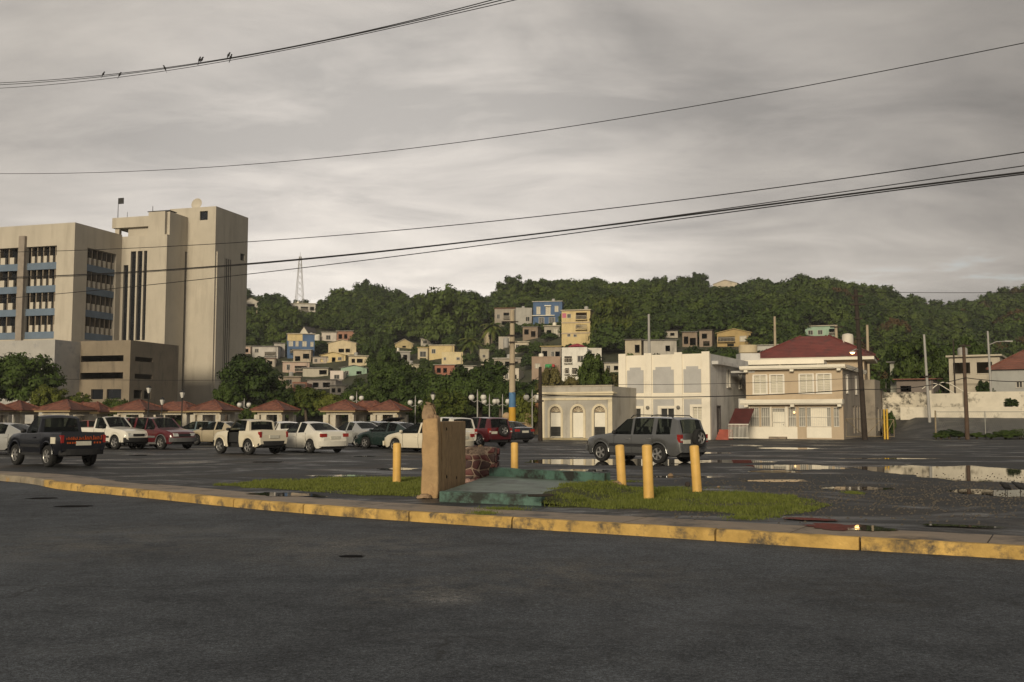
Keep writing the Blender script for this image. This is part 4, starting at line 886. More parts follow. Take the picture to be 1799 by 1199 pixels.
house(867, 912, 541, 572, GY, 'flat', 'r', [(.38, .62, .25, .6, 'b'), (.68, .92, .25, .6, 'b'), (.1, .22, .35, .6, 'g'), (.3, .6, .75, 1, 'o')], 'grey brown house with two arched openings beside the blue house', yaw=-.05)
house(905, 936, 541, 572, (.40, .38, .34), 'none', 'g', [(.6, .85, .5, .75, 'g')], 'pale concrete side wing next to the blue house', yaw=.1)
house(934, 990, 529, 570, BL, 'flat', 'w', [(.12, .25, .22, .55, 'w'), (.44, .6, .2, .58, 'w'), (.75, .87, .2, .45, 'w'), (.2, .38, .7, .95, 'g'), (.55, .75, .7, .95, 'g')], 'bright blue house with white roof edge and windows high on the hill', yaw=-.12, extra=lambda t, w, h, d: (MB().box(-w/2 - .3, w*.05 + w*.2, -.7, -.002, h * .37, h * .40).build('ledge', M_BW, t), MB().box(-w*.1, w*.13, -.6, -.002, h * .80, h * .84).build('hood', M_BW, t)) and None)
house(984, 1040, 544, 608, YE, 'flat', 'c', [(.2, .32, .1, .2, 'g'), (.5, .88, .06, .26, 'b'), (.5, .88, .4, .54, 'b'), (.2, .3, .66, .73, 'g'), (.42, .52, .68, .74, 'g')], 'tall yellow three storey house with stacked balconies', yaw=-.2, extra=lambda t, w, h, d: (MB().box(-w/2 - .05, w/2 + .1, -.12, -.002, h * .645, h * .675).build('string_course', wall_m(TA), t), MB().box(-w/2 - .05, w/2 + .1, -.12, -.002, h * .345, h * .375).build('string_course', wall_m(TA), t), MB().box(-w*.48, -w*.34, -.04, -.002, h*.80, h*.93).build('mural', mat('mural_pink', (.5, .15, .22), .8), t), MB().box(w/2 + .05, w/2 + 1.4, .2, 1.6, 0, h * .3).build('stair', wall_m(YE), t)) and None)
house(834, 861, 570, 608, (.60, .51, .34), 'gable', 'c', [(.45, .6, .55, .7, 'g')], 'narrow cream gabled house behind the palms', gut=.3, yaw=-.2)
house(752, 800, 606, 630, YE, 'flat', 'c', [(.1, .25, .3, .6, 'g')], 'blank yellow boxy house left of the palms', name='hillside_house')
HB[-1] = HB[-1]
house(774, 815, 619, 641, (.60, .50, .30), 'none', 'y', [(.1, .2, .4, .6, 'g'), (.7, .85, .4, .6, 'g')], 'cream walled house directly beneath the front palm')
house(733, 753, 610, 634, (.5, .43, .29), 'flat', 'y', [(.2, .8, .3, .7, 'g'), (.2, .8, .8, .98, 'o')], 'small yellow house with wide pane beside the boxy yellow one')
house(842, 860, 614, 637, (.40, .36, .27), 'none', 'g', [(.3, .6, .4, .6, 'g')], 'narrow olive grey house among the palms')
house(875, 898, 592, 612, (.42, .38, .32), 'none', 'g', [(.65, .95, .1, .5, 'w')], 'plain grey box house with white tank, beside the tall pole', yaw=0)
house(917, 946, 573, 597, BR, 'shed', 'g', [(.1, .4, .2, .6, 'o'), (.55, .85, .35, .8, 'o')], 'dark brown weathered shack below the blue house')
house(955, 985, 572, 596, (.36, .33, .27), 'flat', 'c', [(.15, .45, .3, .7, 'o'), (.6, .85, .2, .6, 'w')], 'patchy grey house between blue and yellow houses')
house(949, 988, 608, 634, GY, 'flat', 'y', [(.05, .3, .3, .8, 'o'), (.5, .65, .35, .7, 'g'), (.7, .95, .35, .8, 'o')], 'brownish house with thin yellow roof edge above the tan house')
house(932, 987, 627, 672, (.34, .25, .19), 'none', 'g', [(.12, .28, .25, .42, 'w'), (.46, .84, .26, .46, 'b')], 'tan two storey house with green cloth on its balcony', extra=lambda t, w, h, d: (MB().box(-.02*w, w*.20, -.95, -.9, h*.58, h*.72).build('cloth', mat('cloth_green', (.05, .30, .10), .8), t), MB().box(w*.21, w*.30, -.95, -.9, h*.60, h*.72).build('cloth', mat('cloth_red', (.4, .06, .06), .8), t)) and None)
house(985, 1034, 611, 668, (.72, .69, .62), 'none', 'w', [(.1, .4, .24, .45, 'b'), (.62, .85, .24, .42, 'g'), (.12, .28, .62, .8, 'b'), (.4, .6, .62, .82, 'b')], 'bright white three storey house with balconies below the yellow house', yaw=-.15)
house(1032, 1058, 612, 640, (.60, .57, .5), 'none', 'w', [(.2, .5, .3, .6, 'o')], 'white annex with roof parapet beside the white three storey house')
house(865, 917, 629, 648, GY, 'flat', 'w', o3, 'dark open house with pale roof edge behind the tall pole')
house(883, 913, 648, 676, (.58, .52, .43), 'none', 'w', [(.1, .3, .3, .6, 'g'), (.6, .85, .35, .65, 'o')], 'white walled box house behind the banded pole')
house(762, 801, 640, 660, (.34, .15, .10), 'shed', 'w', o3[:2], 'red brown shack with white sheet roof under dark trees')
house(1097, 1115, 576, 595, (.36, .31, .24), 'shed', 'd', [(.35, .6, .35, .6, 'g')], 'tiny tan house with slate roof above the white building')
house(1097, 1128, 596, 626, (.44, .38, .28), 'flat', 'd', [(.1, .35, .3, .8, 'p'), (.6, .9, .3, .8, 'o')], 'tan house with dark doorway above the white building')
house(1129, 1191, 596, 626, (.42, .39, .34), 'shed', 'g', [(.66, .8, .35, .7, 'o')], 'long cream house with grey sheet roof above the white building')
house(1198, 1226, 582, 610, BR, 'shed', 'g', [(.1, .4, .3, .8, 'o'), (.5, .9, .4, .9, 'o')], 'dark shack with bluish sheet roof beside a cluttered hut')
house(1228, 1252, 579, 610, (.28, .22, .17), 'shed', 'd', [(.2, .6, .2, .5, 'o'), (.3, .8, .65, .95, 'o')], 'cluttered brown hut on stilts beside the ochre house')
house(1258, 1321, 578, 610, (.40, .29, .13), 'gable', 'y', [(.03, .53, .25, .62, 'b'), (.68, .87, .25, .6, 'w'), (.3, .5, .75, 1, 'o')], 'ochre house with low gable and dark veranda above the white building', gut=.22, yaw=-.05)
house(1329, 1370, 605, 622, (.48, .46, .42), 'shed', 'w', [], 'low white sheet roofed house behind the red roof')
house(1413, 1472, 572, 594, MI, 'flat', 'c', [(.1, .25, .35, .7, 'g'), (.4, .55, .35, .7, 'g'), (.75, .97, .25, .85, 'b')], 'mint green flat roofed house above the red roof')
house(1251, 1297, 492, 503, (.5, .44, .34), 'gable', 'c', [], 'pale roofed house on the ridge line', gut=.6)
house(1668, 1757, 624, 676, (.46, .41, .33), 'flat', 'c', [(.08, .42, .2, .6, 'o'), (.55, .85, .2, .6, 'o')], 'unfinished concrete house with empty window openings', yaw=-.1, D=112)
house(1744, 1850, 612, 694, (.36, .36, .34), 'hip', 'r', [(.4, .5, .5, .7, 'g')], 'grey house with purple red hip roof by the boundary wall', gut=.45, yaw=-.1, D=98, dep=9)
house(1564, 1589, 634, 672, (.36, .36, .30), 'shed', 'g', [(.2, .5, .3, .6, 'o')], 'small greenish white shed behind the block extension', D=108)
house(1575, 1640, 664, 694, (.19, .16, .14), 'shed', 'r', [(.1, .4, .4, .8, 'o')], 'low dark shed with brown sheet roof behind the boundary wall', D=100)
for a, b, yt, yb, c_, rf, rc_, lb in ((655, 686, 598, 614, CR, 'shed', 'c', 'cream shack half hidden under the dark hillside tree'), (738, 772, 594, 607, (.46, .42, .36), 'shed', 'w', 'pale shack with white sheet roof above the boxy yellow house'), (806, 833, 583, 597, TA, 'flat', 'g', 'tan hut at the foot of the huge hillside tree'), (902, 930, 600, 618, (.5, .44, .34), 'flat', 'c', 'cream hut between dark shack and tan house'), (458, 484, 629, 645, (.48, .42, .35), 'shed', 'r', 'pale hut with brown sheet roof below the greyish white house'),
     (1060, 1094, 636, 656, (.5, .46, .38), 'shed', 'g', 'pale shed with grey roof beside the white building parapet'), (650, 684, 646, 662, (.46, .38, .30), 'shed', 'w', 'tan shack beside the mint green house'), (705, 738, 640, 655, (.5, .45, .34), 'flat', 'c', 'cream hut under the park trees'), (548, 575, 626, 640, (.42, .36, .30), 'shed', 'g', 'grey brown hut squeezed below the low yellow house'), (430, 462, 640, 658, (.5, .42, .33), 'flat', 'c', 'pale house partly behind the large dark tree'), (1160, 1192, 580, 594, (.42, .38, .32), 'shed', 'd', 'pale hut above the long cream house'), (815, 836, 642, 660, (.5, .46, .40), 'shed', 'w', 'pale hut among dark trees below the palms'), (846, 868, 640, 656, (.42, .34, .26), 'flat', 'c', 'brownish hut beside the dark open house')):
    house(a, b, yt, yb, c_, rf, rc_, [(.12, .34, .28, .72, 'g'), (.55, .8, .3, .98 if a % 2 else .72, 'o')], lb)
# red parasol on the white house terrace
c = pt(1014, 612, HB[0][4]); D_ = next(b[4] for b in HB if b[0] == 983 and b[2] == 609); c = pt(1014, 611, D_ + 2)
pa = thing('parasol', 'red parasol open on the roof terrace of the white three storey house', 'parasol', (c.x, c.y, c.z)); MB().lathe([(2.0, .1), (1.1, .55), (.02, .85)], 8).build('canopy', mat('parasol_red', (.30, .03, .05), .8), pa); MB().cyl((0, 0, -1.4), (0, 0, .8), .04).build('pole', M_BW, pa)
# garden frame and white van behind the wall
c = pt(1662, 690, 97); cp = thing('garden_frame', 'white curved pipe frame above the boundary wall', 'frame', (c.x, c.y, c.z - .2)); g = MB()
for y in (0, 2.5): g.tube([(-1.3, y, .6), (-.8, y, 1.0), (-.3, y, 1.2), (.4, y, 1.1), (1.4, y, .5), (1.9, y, .2)], .04)
g.build('hoop', M_BW, cp)

# ---------------------------------------------------------------- trees
def crown_mesh(name, seed, nb, nl, leaf, flat=.78, br=(.26, .42), low=-.45):
    r = np.random.default_rng(seed); C = []; B = []
    while len(C) < nb:
        d = r.normal(size=3); d /= np.linalg.norm(d)
        if d[2] < low: continue
        q = r.uniform(.30, .92) ** .8; C.append(d * q * np.array([1, 1, flat])); B.append(r.uniform(*br) * (1.1 - .25 * q))
    C = np.array(C); B = np.array(B); k = r.integers(0, nb, nl)
    d = r.normal(size=(nl, 3)); d /= np.linalg.norm(d, axis=1)[:, None]; d[:, 2] = np.where(d[:, 2] < -.3, -d[:, 2], d[:, 2])
    P = C[k] + d * (B[k] * r.uniform(.42, 1.22, nl))[:, None] * np.array([1, 1, .85])
    Nn = d * .75 + C[k] * .45 + r.normal(size=(nl, 3)) * .45 + np.array([0, 0, .25]); Nn /= np.linalg.norm(Nn, axis=1)[:, None]
    T = np.cross(Nn, r.normal(size=(nl, 3))); T /= np.linalg.norm(T, axis=1)[:, None]; U = np.cross(Nn, T)
    s = (leaf * r.uniform(.55, 1.25, nl))[:, None]
    V = np.stack([P - T*s, P - U*s*.55 + Nn*s*.15, P + T*s, P + U*s*.55 - Nn*s*.1], 1).reshape(-1, 3)
    vn = d * .9 + Nn * .35 + np.array([0, 0, .15]); vn /= np.linalg.norm(vn, axis=1)[:, None]; VN = np.repeat(vn, 4, 0)
    Fq = np.arange(nl * 4).reshape(-1, 4)
    # dense inner mass of each clump
    ico = bmesh.new(); bmesh.ops.create_icosphere(ico, subdivisions=1, radius=1); iv = np.array([v.co[:] for v in ico.verts]); fi = [[v.index for v in f.verts] for f in ico.faces]; ico.free()
    vs = V.tolist(); fs = Fq.tolist(); vns = VN.tolist()
    for c, b in zip(C, B):
        o = len(vs); q = iv * (b * .56) * r.uniform(.7, 1.15, (len(iv), 1)) * np.array([1, 1, .85]) + c; vs += q.tolist(); fs += [[i + o for i in f] for f in fi]; vns += iv.tolist()
    me = bpy.data.meshes.new(name); me.from_pydata(vs, [], fs); me.update(); me.shade_smooth(); me.normals_split_custom_set_from_vertices(vns)
    return me
L_DARK = leafmat('leaves_dark', (.013, .029, .007), (.068, .106, .021), .22); L_MID = leafmat('leaves_mid', (.018, .037, .008), (.095, .135, .027), .24)
L_BRT = leafmat('leaves_bright', (.055, .085, .014), (.17, .19, .036), .28); L_OLV = leafmat('leaves_olive', (.055, .055, .02), (.16, .14, .05), .2); L_RED = leafmat('leaves_red', (.028, .036, .011), (.10, .062, .025), .2)
M_BARK = mat('bark', (.085, .065, .048), .9, .3, 3, .4, 10); M_PBARK = mat('palm_bark', (.16, .13, .10), .9, .25, 4)
NEAR = [crown_mesh('crown', 100 + k, 74 + 8*k, 13000, .05, (.72, .85, .65, .95)[k], (.13, .30)) for k in range(4)]
HILL = [crown_mesh('crown', 200 + k, 22 + 3*k, 2100, .095, (.75, .85, .65, .9, .7)[k], (.2, .42)) for k in range(5)]
CM = {}
def cmesh(kind, k, m):
    key = (kind, k, m.name)
    if key not in CM:
        me = (NEAR if kind == 'n' else HILL)[k].copy(); me.materials.clear(); me.materials.append(m); CM[key] = me
    return CM[key]
def tree(px, D, wpx, ytop, m, label, kind='n', group=None, name='tree', k=None, zb=None, hr=None):
    u = (px - CX) / F; x = u * D; z = (max(0, terr(x, D) + .25) if zb is None else zb); top = pt(px, ytop, D).z; w = wpx / F * D / 2
    k = random.randrange(4) if k is None else k; H = top - z
    ch = min(H * .62, w * 1.05) if hr is None else hr * H; ch = max(ch, H * .42)
    t = thing(name, label, 'tree' if name != 'bush' else 'bush', (x, D, z), random.uniform(0, 6.28), group)
    cz = H - ch * .92
    if name == 'bush': ch = H * .62; cz = H * .42
    c = ob('crown', cmesh(kind, k, m), None, t, (0, 0, cz)); c.scale = (w * 1.06, w * 1.06, ch * 1.1)
    b = MB(); tr = max(.1, .035 * H); b.tube([(0, 0, -.6), (.05*w, 0, H*.22), (-.03*w, .04*w, cz), (0, 0, cz + ch*.4)], [tr*1.3, tr, tr*.75, tr*.25], 8)
    for i in range(5):
        a = i * 1.257 + .4; b.tube([(0, 0, cz - ch*.35), (w*.3*math.cos(a), w*.3*math.sin(a), cz), (w*.62*math.cos(a), w*.62*math.sin(a), cz + ch*.3)], [tr*.5, tr*.35, tr*.1], 6)
    b.build('trunk', M_BARK, t, 60); return t
tree(38, 112, 128, 618, L_DARK, 'big dark tree before the hospital wing and garage', k=0); tree(-30, 110, 110, 628, L_DARK, 'dark tree cut by the picture edge beside the hospital', k=1)
tree(88, 108, 60, 676, L_BRT, 'light green young tree below the big dark tree', k=1); tree(132, 110, 70, 684, L_BRT, 'light green small tree before the brown garage', k=2); tree(206, 112, 70, 698, L_MID, 'low green bush before the garage openings', name='bush', k=0)
tree(437, 118, 124, 622, L_DARK, 'large dark spreading tree at the right foot of the tower', k=1); tree(400, 114, 54, 672, L_DARK, 'smaller dark tree touching the tower foot', k=0)
tree(335, 110, 46, 716, L_MID, 'low hedge bush between two kiosks', name='bush'); tree(440, 109, 40, 712, L_MID, 'round bush between the beige tower kiosks', name='bush')
for px, w, y in ((498, 56, 682), (538, 60, 678), (575, 56, 682)): tree(px, 112, w, y, L_BRT if px != 498 else L_MID, 'yellow green shrubby tree behind the kiosks below the hill houses', group='yellow green shrubs behind the kiosks', k=random.randrange(4))
for px, D, w, y in ((622, 126, 80, 684), (690, 130, 84, 640), (705, 128, 100, 652), (745, 132, 90, 640), (680, 170, 70, 612), (700, 160, 84, 636), (735, 150, 80, 655), (880, 120, 60, 672), (905, 128, 64, 668)):
    tree(px, D, w, y, L_DARK, 'dense dark green park tree behind the kiosks', group='dark park trees behind the kiosks')
tree(806, 124, 120, 640, L_DARK, 'broad dark tree behind the bright green bush', k=2); tree(846, 128, 110, 636, L_DARK, 'broad dark tree behind the twin globe lamps', k=3); tree(770, 126, 86, 660, L_DARK, 'dark tree between the park trees and the bright bush', k=0)
tree(780, 104, 92, 684, L_BRT, 'bright green round tree behind the tan pillar', k=0); tree(735, 106, 46, 706, L_MID, 'green bush beside the bright round tree', name='bush')
tree(924, 96.5, 44, 695, L_BRT, 'bright green bush beside the banded pole', name='bush', k=3); tree(694, 104, 40, 700, L_MID, 'small green tree behind the joined kiosks', k=2)
tree(1040, 92, 62, 618, L_MID, 'loose green tree rising behind the arcade building', k=1); tree(1072, 94, 44, 640, L_OLV, 'olive tree between arcade building and white building', k=2); tree(968, 97, 46, 642, L_OLV, 'olive brown tree behind the wooden pole', k=0); tree(1005, 96, 46, 662, L_OLV, 'low olive tree over the arcade roof', k=3)
tree(1546, 89, 20, 664, L_MID, 'little bush on the block wall corner', name='bush', k=0, zb=3.6); tree(1560, 79, 22, 722, L_DARK, 'bush growing beside the yellow gate posts', name='bush', k=1)
tree(1612, 106, 84, 592, L_MID, 'large tree behind the boundary wall', k=1); tree(1585, 112, 70, 600, L_DARK, 'dark tree behind the greenish shed', k=0); tree(1690, 125, 90, 580, L_DARK, 'dark tree behind the unfinished house', k=2); tree(1655, 93, 34, 676, L_DARK, 'creeper covered bush on the boundary wall', name='bush', k=2)
tree(1775, 84.5, 24, 700, L_MID, 'small papaya like plant on top of the retaining wall', name='bush', k=3, zb=2.4); tree(1728, 97, 34, 668, L_DARK, 'dark plantain clump before the unfinished house', name='bush', k=1, zb=3.0)
for px, w, yy in ((1664, 40, 752), (1682, 30, 757), (1712, 30, 758), (1738, 36, 760), (1764, 46, 755), (1790, 44, 753), (1650, 26, 759)): tree(px, 76.5 + px % 3 * .3, w, yy, L_DARK, 'weedy bush along the foot of the wire fence', name='bush', group='weedy bushes along the wire fence', zb=0)
# trees that stand out on the hill
def htree(px, yb, w, yt, m, lab, k, kind='n', hr=None): D = hit(px, yb); return tree(px, D, w, yt, m, lab, kind, k=k, hr=hr)
htree(647, 518, 72, 483, L_DARK, 'wide flat topped tree standing above the ridge', 2, hr=.6); htree(1231, 498, 38, 478, L_DARK, 'round dark tree standing above the long ridge', 1)
htree(788, 606, 118, 505, L_MID, 'huge dark tree behind the cream gabled house', 3, hr=.8); htree(755, 590, 90, 530, L_MID, 'tall green tree beside the huge hillside tree', 1, hr=.8); htree(668, 634, 56, 584, L_DARK, 'dark hillside tree between cream houses and park', 0, hr=.8)
htree(1075, 610, 84, 515, L_BRT, 'tall light green tree beside the yellow three storey house', 1, hr=.8); htree(1125, 575, 80, 508, L_MID, 'green tree on the slope above the white building', 0, hr=.8); htree(1195, 580, 96, 520, L_DARK, 'dark tree above the shacks', 2, hr=.8)
htree(560, 612, 30, 598, L_DARK, 'small dark tree beside the blue house', 0, hr=.7); htree(460, 600, 70, 548, L_MID, 'bushy tree on the slope by the tower', 1, hr=.8); htree(500, 590, 60, 540, L_MID, 'bushy tree above the blue house', 3, hr=.8)
htree(900, 590, 34, 566, L_DARK, 'dark tree below the arched grey house', 1, hr=.7); htree(965, 600, 30, 582, L_DARK, 'small tree between the stacked houses', 2, hr=.7); htree(925, 622, 44, 606, L_MID, 'bushy green patch above the tan house', 0, hr=.8); htree(1365, 570, 90, 520, L_MID, 'rounded tree on the slope behind the red roof', 0, hr=.8)
def palm(px, yb, yt, w, lab):
    D = hit(px, yb); x = (px - CX) / F * D; z = terr(x, D); top = pt(px, yt, D).z; H = top - z; r = w / F * D / 2
    HB.append((px - w*.45, px + w*.45, yt, yb - .3*(yb - yt), D)); t = thing('palm_tree', lab, 'palm', (x, D, z)); zc = H - r * .45
    MB().tube([(0, 0, -1), (.2, 0, zc * .4), (.1, 0, zc)], [.28, .2, .16], 8).build('trunk', M_PBARK, t, 60)
    for i in range(26):
        a = i * 2.4; el = 1.15 - 1.75 * (i / 26); q = []; L_ = r * random.uniform(.95, 1.15)
        for s in range(7):
            f_ = s / 6; ph = el - 1.25 * f_ * f_; q.append((L_ * f_ * math.cos(a) * math.cos(el * .4), L_ * f_ * math.sin(a) * math.cos(el * .4), zc + L_ * (math.sin(el) * f_ - .75 * f_ * f_)))
        m = MB(); side = Vector((-math.sin(a), math.cos(a), 0)); wd = r * .34
        for s in range(6):
            p_, n_ = Vector(q[s]), Vector(q[s + 1])
            for j in range(5):
                b = p_.lerp(n_, j / 5); d = (n_ - p_).normalized(); ww = wd * (1 - .6 * s / 6)
                for sg in (-1, 1): m.add([b, b + d * ww * .35, b + d * ww * .9 + side * sg * ww - Vector((0, 0, ww * .5))], [(0, 1, 2)])
        m.build('frond', L_BRT if i % 3 else L_MID, t)
palm(826, 630, 590, 40, 'palm tree in front of the cream walled hillside house'); palm(863, 614, 564, 42, 'palm tree beside the narrow cream gabled house')
# the wooded hillside: one mass of crowns
def forest():
    pts = []; sc = []; ro = []; ix = []
    r = random.Random(5); tries = 0
    while tries < 44000:
        tries += 1
        y = r.uniform(95, 470); x = r.uniform(-.62 * y - 12, .64 * y + 12)
        g = terr(x, y)
        if g < .6: continue
        D = y; px, py = proj((x, y, g))
        rad = 1.7 + 3.6 * r.random() ** 1.7 * (1.0 if y > 200 else .8)
        hh = rad * r.uniform(.8, 1.25); cz = g + hh * .75
        cell = (int(x / 3.1), int(y / 3.4))
        if cell in seen: continue
        if any((x - a) ** 2 + (y - b) ** 2 < (c + rad * .7) ** 2 for a, b, c in FOOT): continue
        cpx, cpy = proj((x, y, cz)); rp = rad / y * F; bad = False
        for a, b, t, bt, hd in HB:
            if y < hd + 3 and a - rp * .55 < cpx < b + rp * .55 and t - rp * .5 < cpy < bt + rp * .8: bad = True; break
        if bad: continue
        if y < 125 and px < 1530: continue
        seen.add(cell); pts.append((x, y, cz)); sc.append((rad, rad, hh)); ro.append((0, 0, r.uniform(0, 6.28))); ix.append(0 if (px > 1470 and mn.noise(Vector((x * .05, y * .05, 2))) > .22 and r.random() < .6) else r.randrange(1, 6))
    return pts, sc, ro, ix
seen = set(); pts, sc, ro, ix = forest()
me = bpy.data.meshes.new('forest'); me.from_pydata(pts, [], []); me.update()
for nm, ty, dat in (('scl', 'FLOAT_VECTOR', sc), ('rot', 'FLOAT_VECTOR', ro)):
    a = me.attributes.new(nm, ty, 'POINT'); a.data.foreach_set('vector', np.array(dat, dtype=np.float32).ravel())
a = me.attributes.new('idx', 'INT', 'POINT'); a.data.foreach_set('value', np.array(ix, dtype=np.int32))
fo = struct(ob('forest', me, None), 'stuff'); fo['label'] = 'dense green wood covering the whole hillside behind the houses'; fo['category'] = 'forest'
# six real trees of the wood lend their crowns to the rest
SRC = []
for k, (px, yb) in enumerate(((700, 560), (1100, 540), (1330, 530), (1480, 560), (1560, 560), (1545, 590))):
    D = hit(px, yb); x = (px - CX) / F * D; z = terr(x, D); t = thing('tree', ('rounded tree high on the slope by the ridge dip', 'bushy tree near the ridge behind the yellow house', 'low tree under the ridge house', 'leafy tree above the mint green house', 'leafy tree on the slope behind the dark wooden pole', 'reddish leaved tree on the right slope')[k], 'tree', (x, D, z))
    c = ob('crown', cmesh('h', k % 5, L_RED if k == 5 else (L_MID if k % 2 else L_DARK)), None, t, (0, 0, 3.0)); c.scale = (3.4, 3.4, 3.2); SRC.append(c)
    MB().tube([(0, 0, -.5), (0, 0, 3)], [.25, .15], 7).build('trunk', M_BARK, t)
ng = bpy.data.node_groups.new('forest_scatter', 'GeometryNodeTree')
ng.interface.new_socket('Geometry', in_out='INPUT', socket_type='NodeSocketGeometry'); ng.interface.new_socket('Geometry', in_out='OUTPUT', socket_type='NodeSocketGeometry')
gi = ng.nodes.new('NodeGroupInput'); go = ng.nodes.new('NodeGroupOutput'); iop = ng.nodes.new('GeometryNodeInstanceOnPoints'); jn = ng.nodes.new('GeometryNodeJoinGeometry')
for c in SRC:
    oi = ng.nodes.new('GeometryNodeObjectInfo'); oi.transform_space = 'ORIGINAL'; oi.inputs[0].default_value = c; oi.inputs[1].default_value = True; ng.links.new(oi.outputs['Geometry'], jn.inputs[0])
def na(nm, ty):
    q = ng.nodes.new('GeometryNodeInputNamedAttribute'); q.data_type = ty; q.inputs[0].default_value = nm; return q.outputs[0]
ng.links.new(gi.outputs[0], iop.inputs['Points']); ng.links.new(jn.outputs[0], iop.inputs['Instance']); iop.inputs['Pick Instance'].default_value = True
ng.links.new(na('idx', 'INT'), iop.inputs['Instance Index']); ng.links.new(na('rot', 'FLOAT_VECTOR'), iop.inputs['Rotation']); ng.links.new(na('scl', 'FLOAT_VECTOR'), iop.inputs['Scale'])
ng.links.new(iop.outputs[0], go.inputs[0]); md = fo.modifiers.new('scatter', 'NODES'); md.node_group = ng
print('forest', len(pts))
# ---------------------------------------------------------------- vehicles
M_CGL = mat('car_glass', (.008, .010, .010), .04, .1, .5, spec=.36); 
def _glass():
    t = M_CGL.node_tree; b = t.nodes['Principled BSDF']; tr = N(t, 'ShaderNodeBsdfTransparent'); tr.inputs[0].default_value = (.42, .47, .45, 1); mx = N(t, 'ShaderNodeMixShader'); mx.inputs[0].default_value = .55
    t.links.new(b.outputs[0], mx.inputs[1]); t.links.new(tr.outputs[0], mx.inputs[2]); t.links.new(mx.outputs[0], t.nodes['Material Output'].inputs[0])
_glass()
M_SEAT = mat('seat_cloth', (.06, .055, .05), .9, .2, 4); M_TYRE = mat('tyre', (.016, .016, .016), .85, .2, 8); M_RIM = mat('rim', (.42, .41, .39), .35, .1, 5, metal=.7); M_TRIM = mat('black_trim', (.022, .022, .023), .6, .1, 4)
M_TL = mat('tail_light', (.28, .018, .014), .25, .1, 8, coat=.4); M_HL = mat('head_light', (.55, .55, .52), .15, .1, 8, coat=.6); M_PLT = mat('licence_plate', (.55, .53, .45), .5, .1, 10); M_AMB = mat('amber_light', (.5, .2, .03), .3)
M_CHR = mat('chrome', (.6, .6, .58), .2, .05, 5, metal=.9)
def tyre_mesh():
    me = MB().lathe([(.62, -.5), (.9, -.52), (.98, -.42), (1, -.2), (1, .2), (.98, .42), (.9, .52), (.62, .5), (.60, .2), (.60, -.2), (.62, -.5)], 28, None, False); return me
def rim_mb(style):
    m = MB(); m.lathe([(.565, .3), (.57, .44), (.61, .5), (.655, .5), (.66, .3)], 28, None, False)
    k = 5 if style == 's' else 6
    for i in range(k):
        a = 2 * math.pi * i / k
        for da in (-.13, .13):
            m.bar((.12*math.cos(a), .12*math.sin(a), .42), (.60*math.cos(a + da), .60*math.sin(a + da), .40), .12, .1)
    m.lathe([(.16, .3), (.17, .46), (.1, .5), (.01, .5)], 12); return m
WHEEL = {}
def wheel(par, x, y, r, w, style='s', z=None):
    key = style
    if key not in WHEEL:
        t = tyre_mesh(); a = bpy.data.meshes.new('tyre'); a.from_pydata(t.v, [], t.f); a.materials.append(M_TYRE); a.shade_smooth(); a.set_sharp_from_angle(angle=R(35))
        q = rim_mb(style); b = bpy.data.meshes.new('rim'); b.from_pydata(q.v, [], q.f); b.materials.append(M_RIM); b.shade_smooth(); b.set_sharp_from_angle(angle=R(35))
        h = MB().lathe([(.02, -.2), (.58, -.2), (.58, .2), (.02, .2)], 16); c = bpy.data.meshes.new('hub'); c.from_pydata(h.v, [], h.f); c.materials.append(M_TRIM); WHEEL[key] = (a, b, c)
    a, b, c = WHEEL[key]
    W_ = ob('wheel', c, None, par, (x, y, r if z is None else z)); W_.rotation_euler = (R(-90) if y > 0 else R(90), 0, 0); W_.scale = (r, r, w)
    ob('tyre', a, None, W_); ob('rim', b, None, W_); return W_
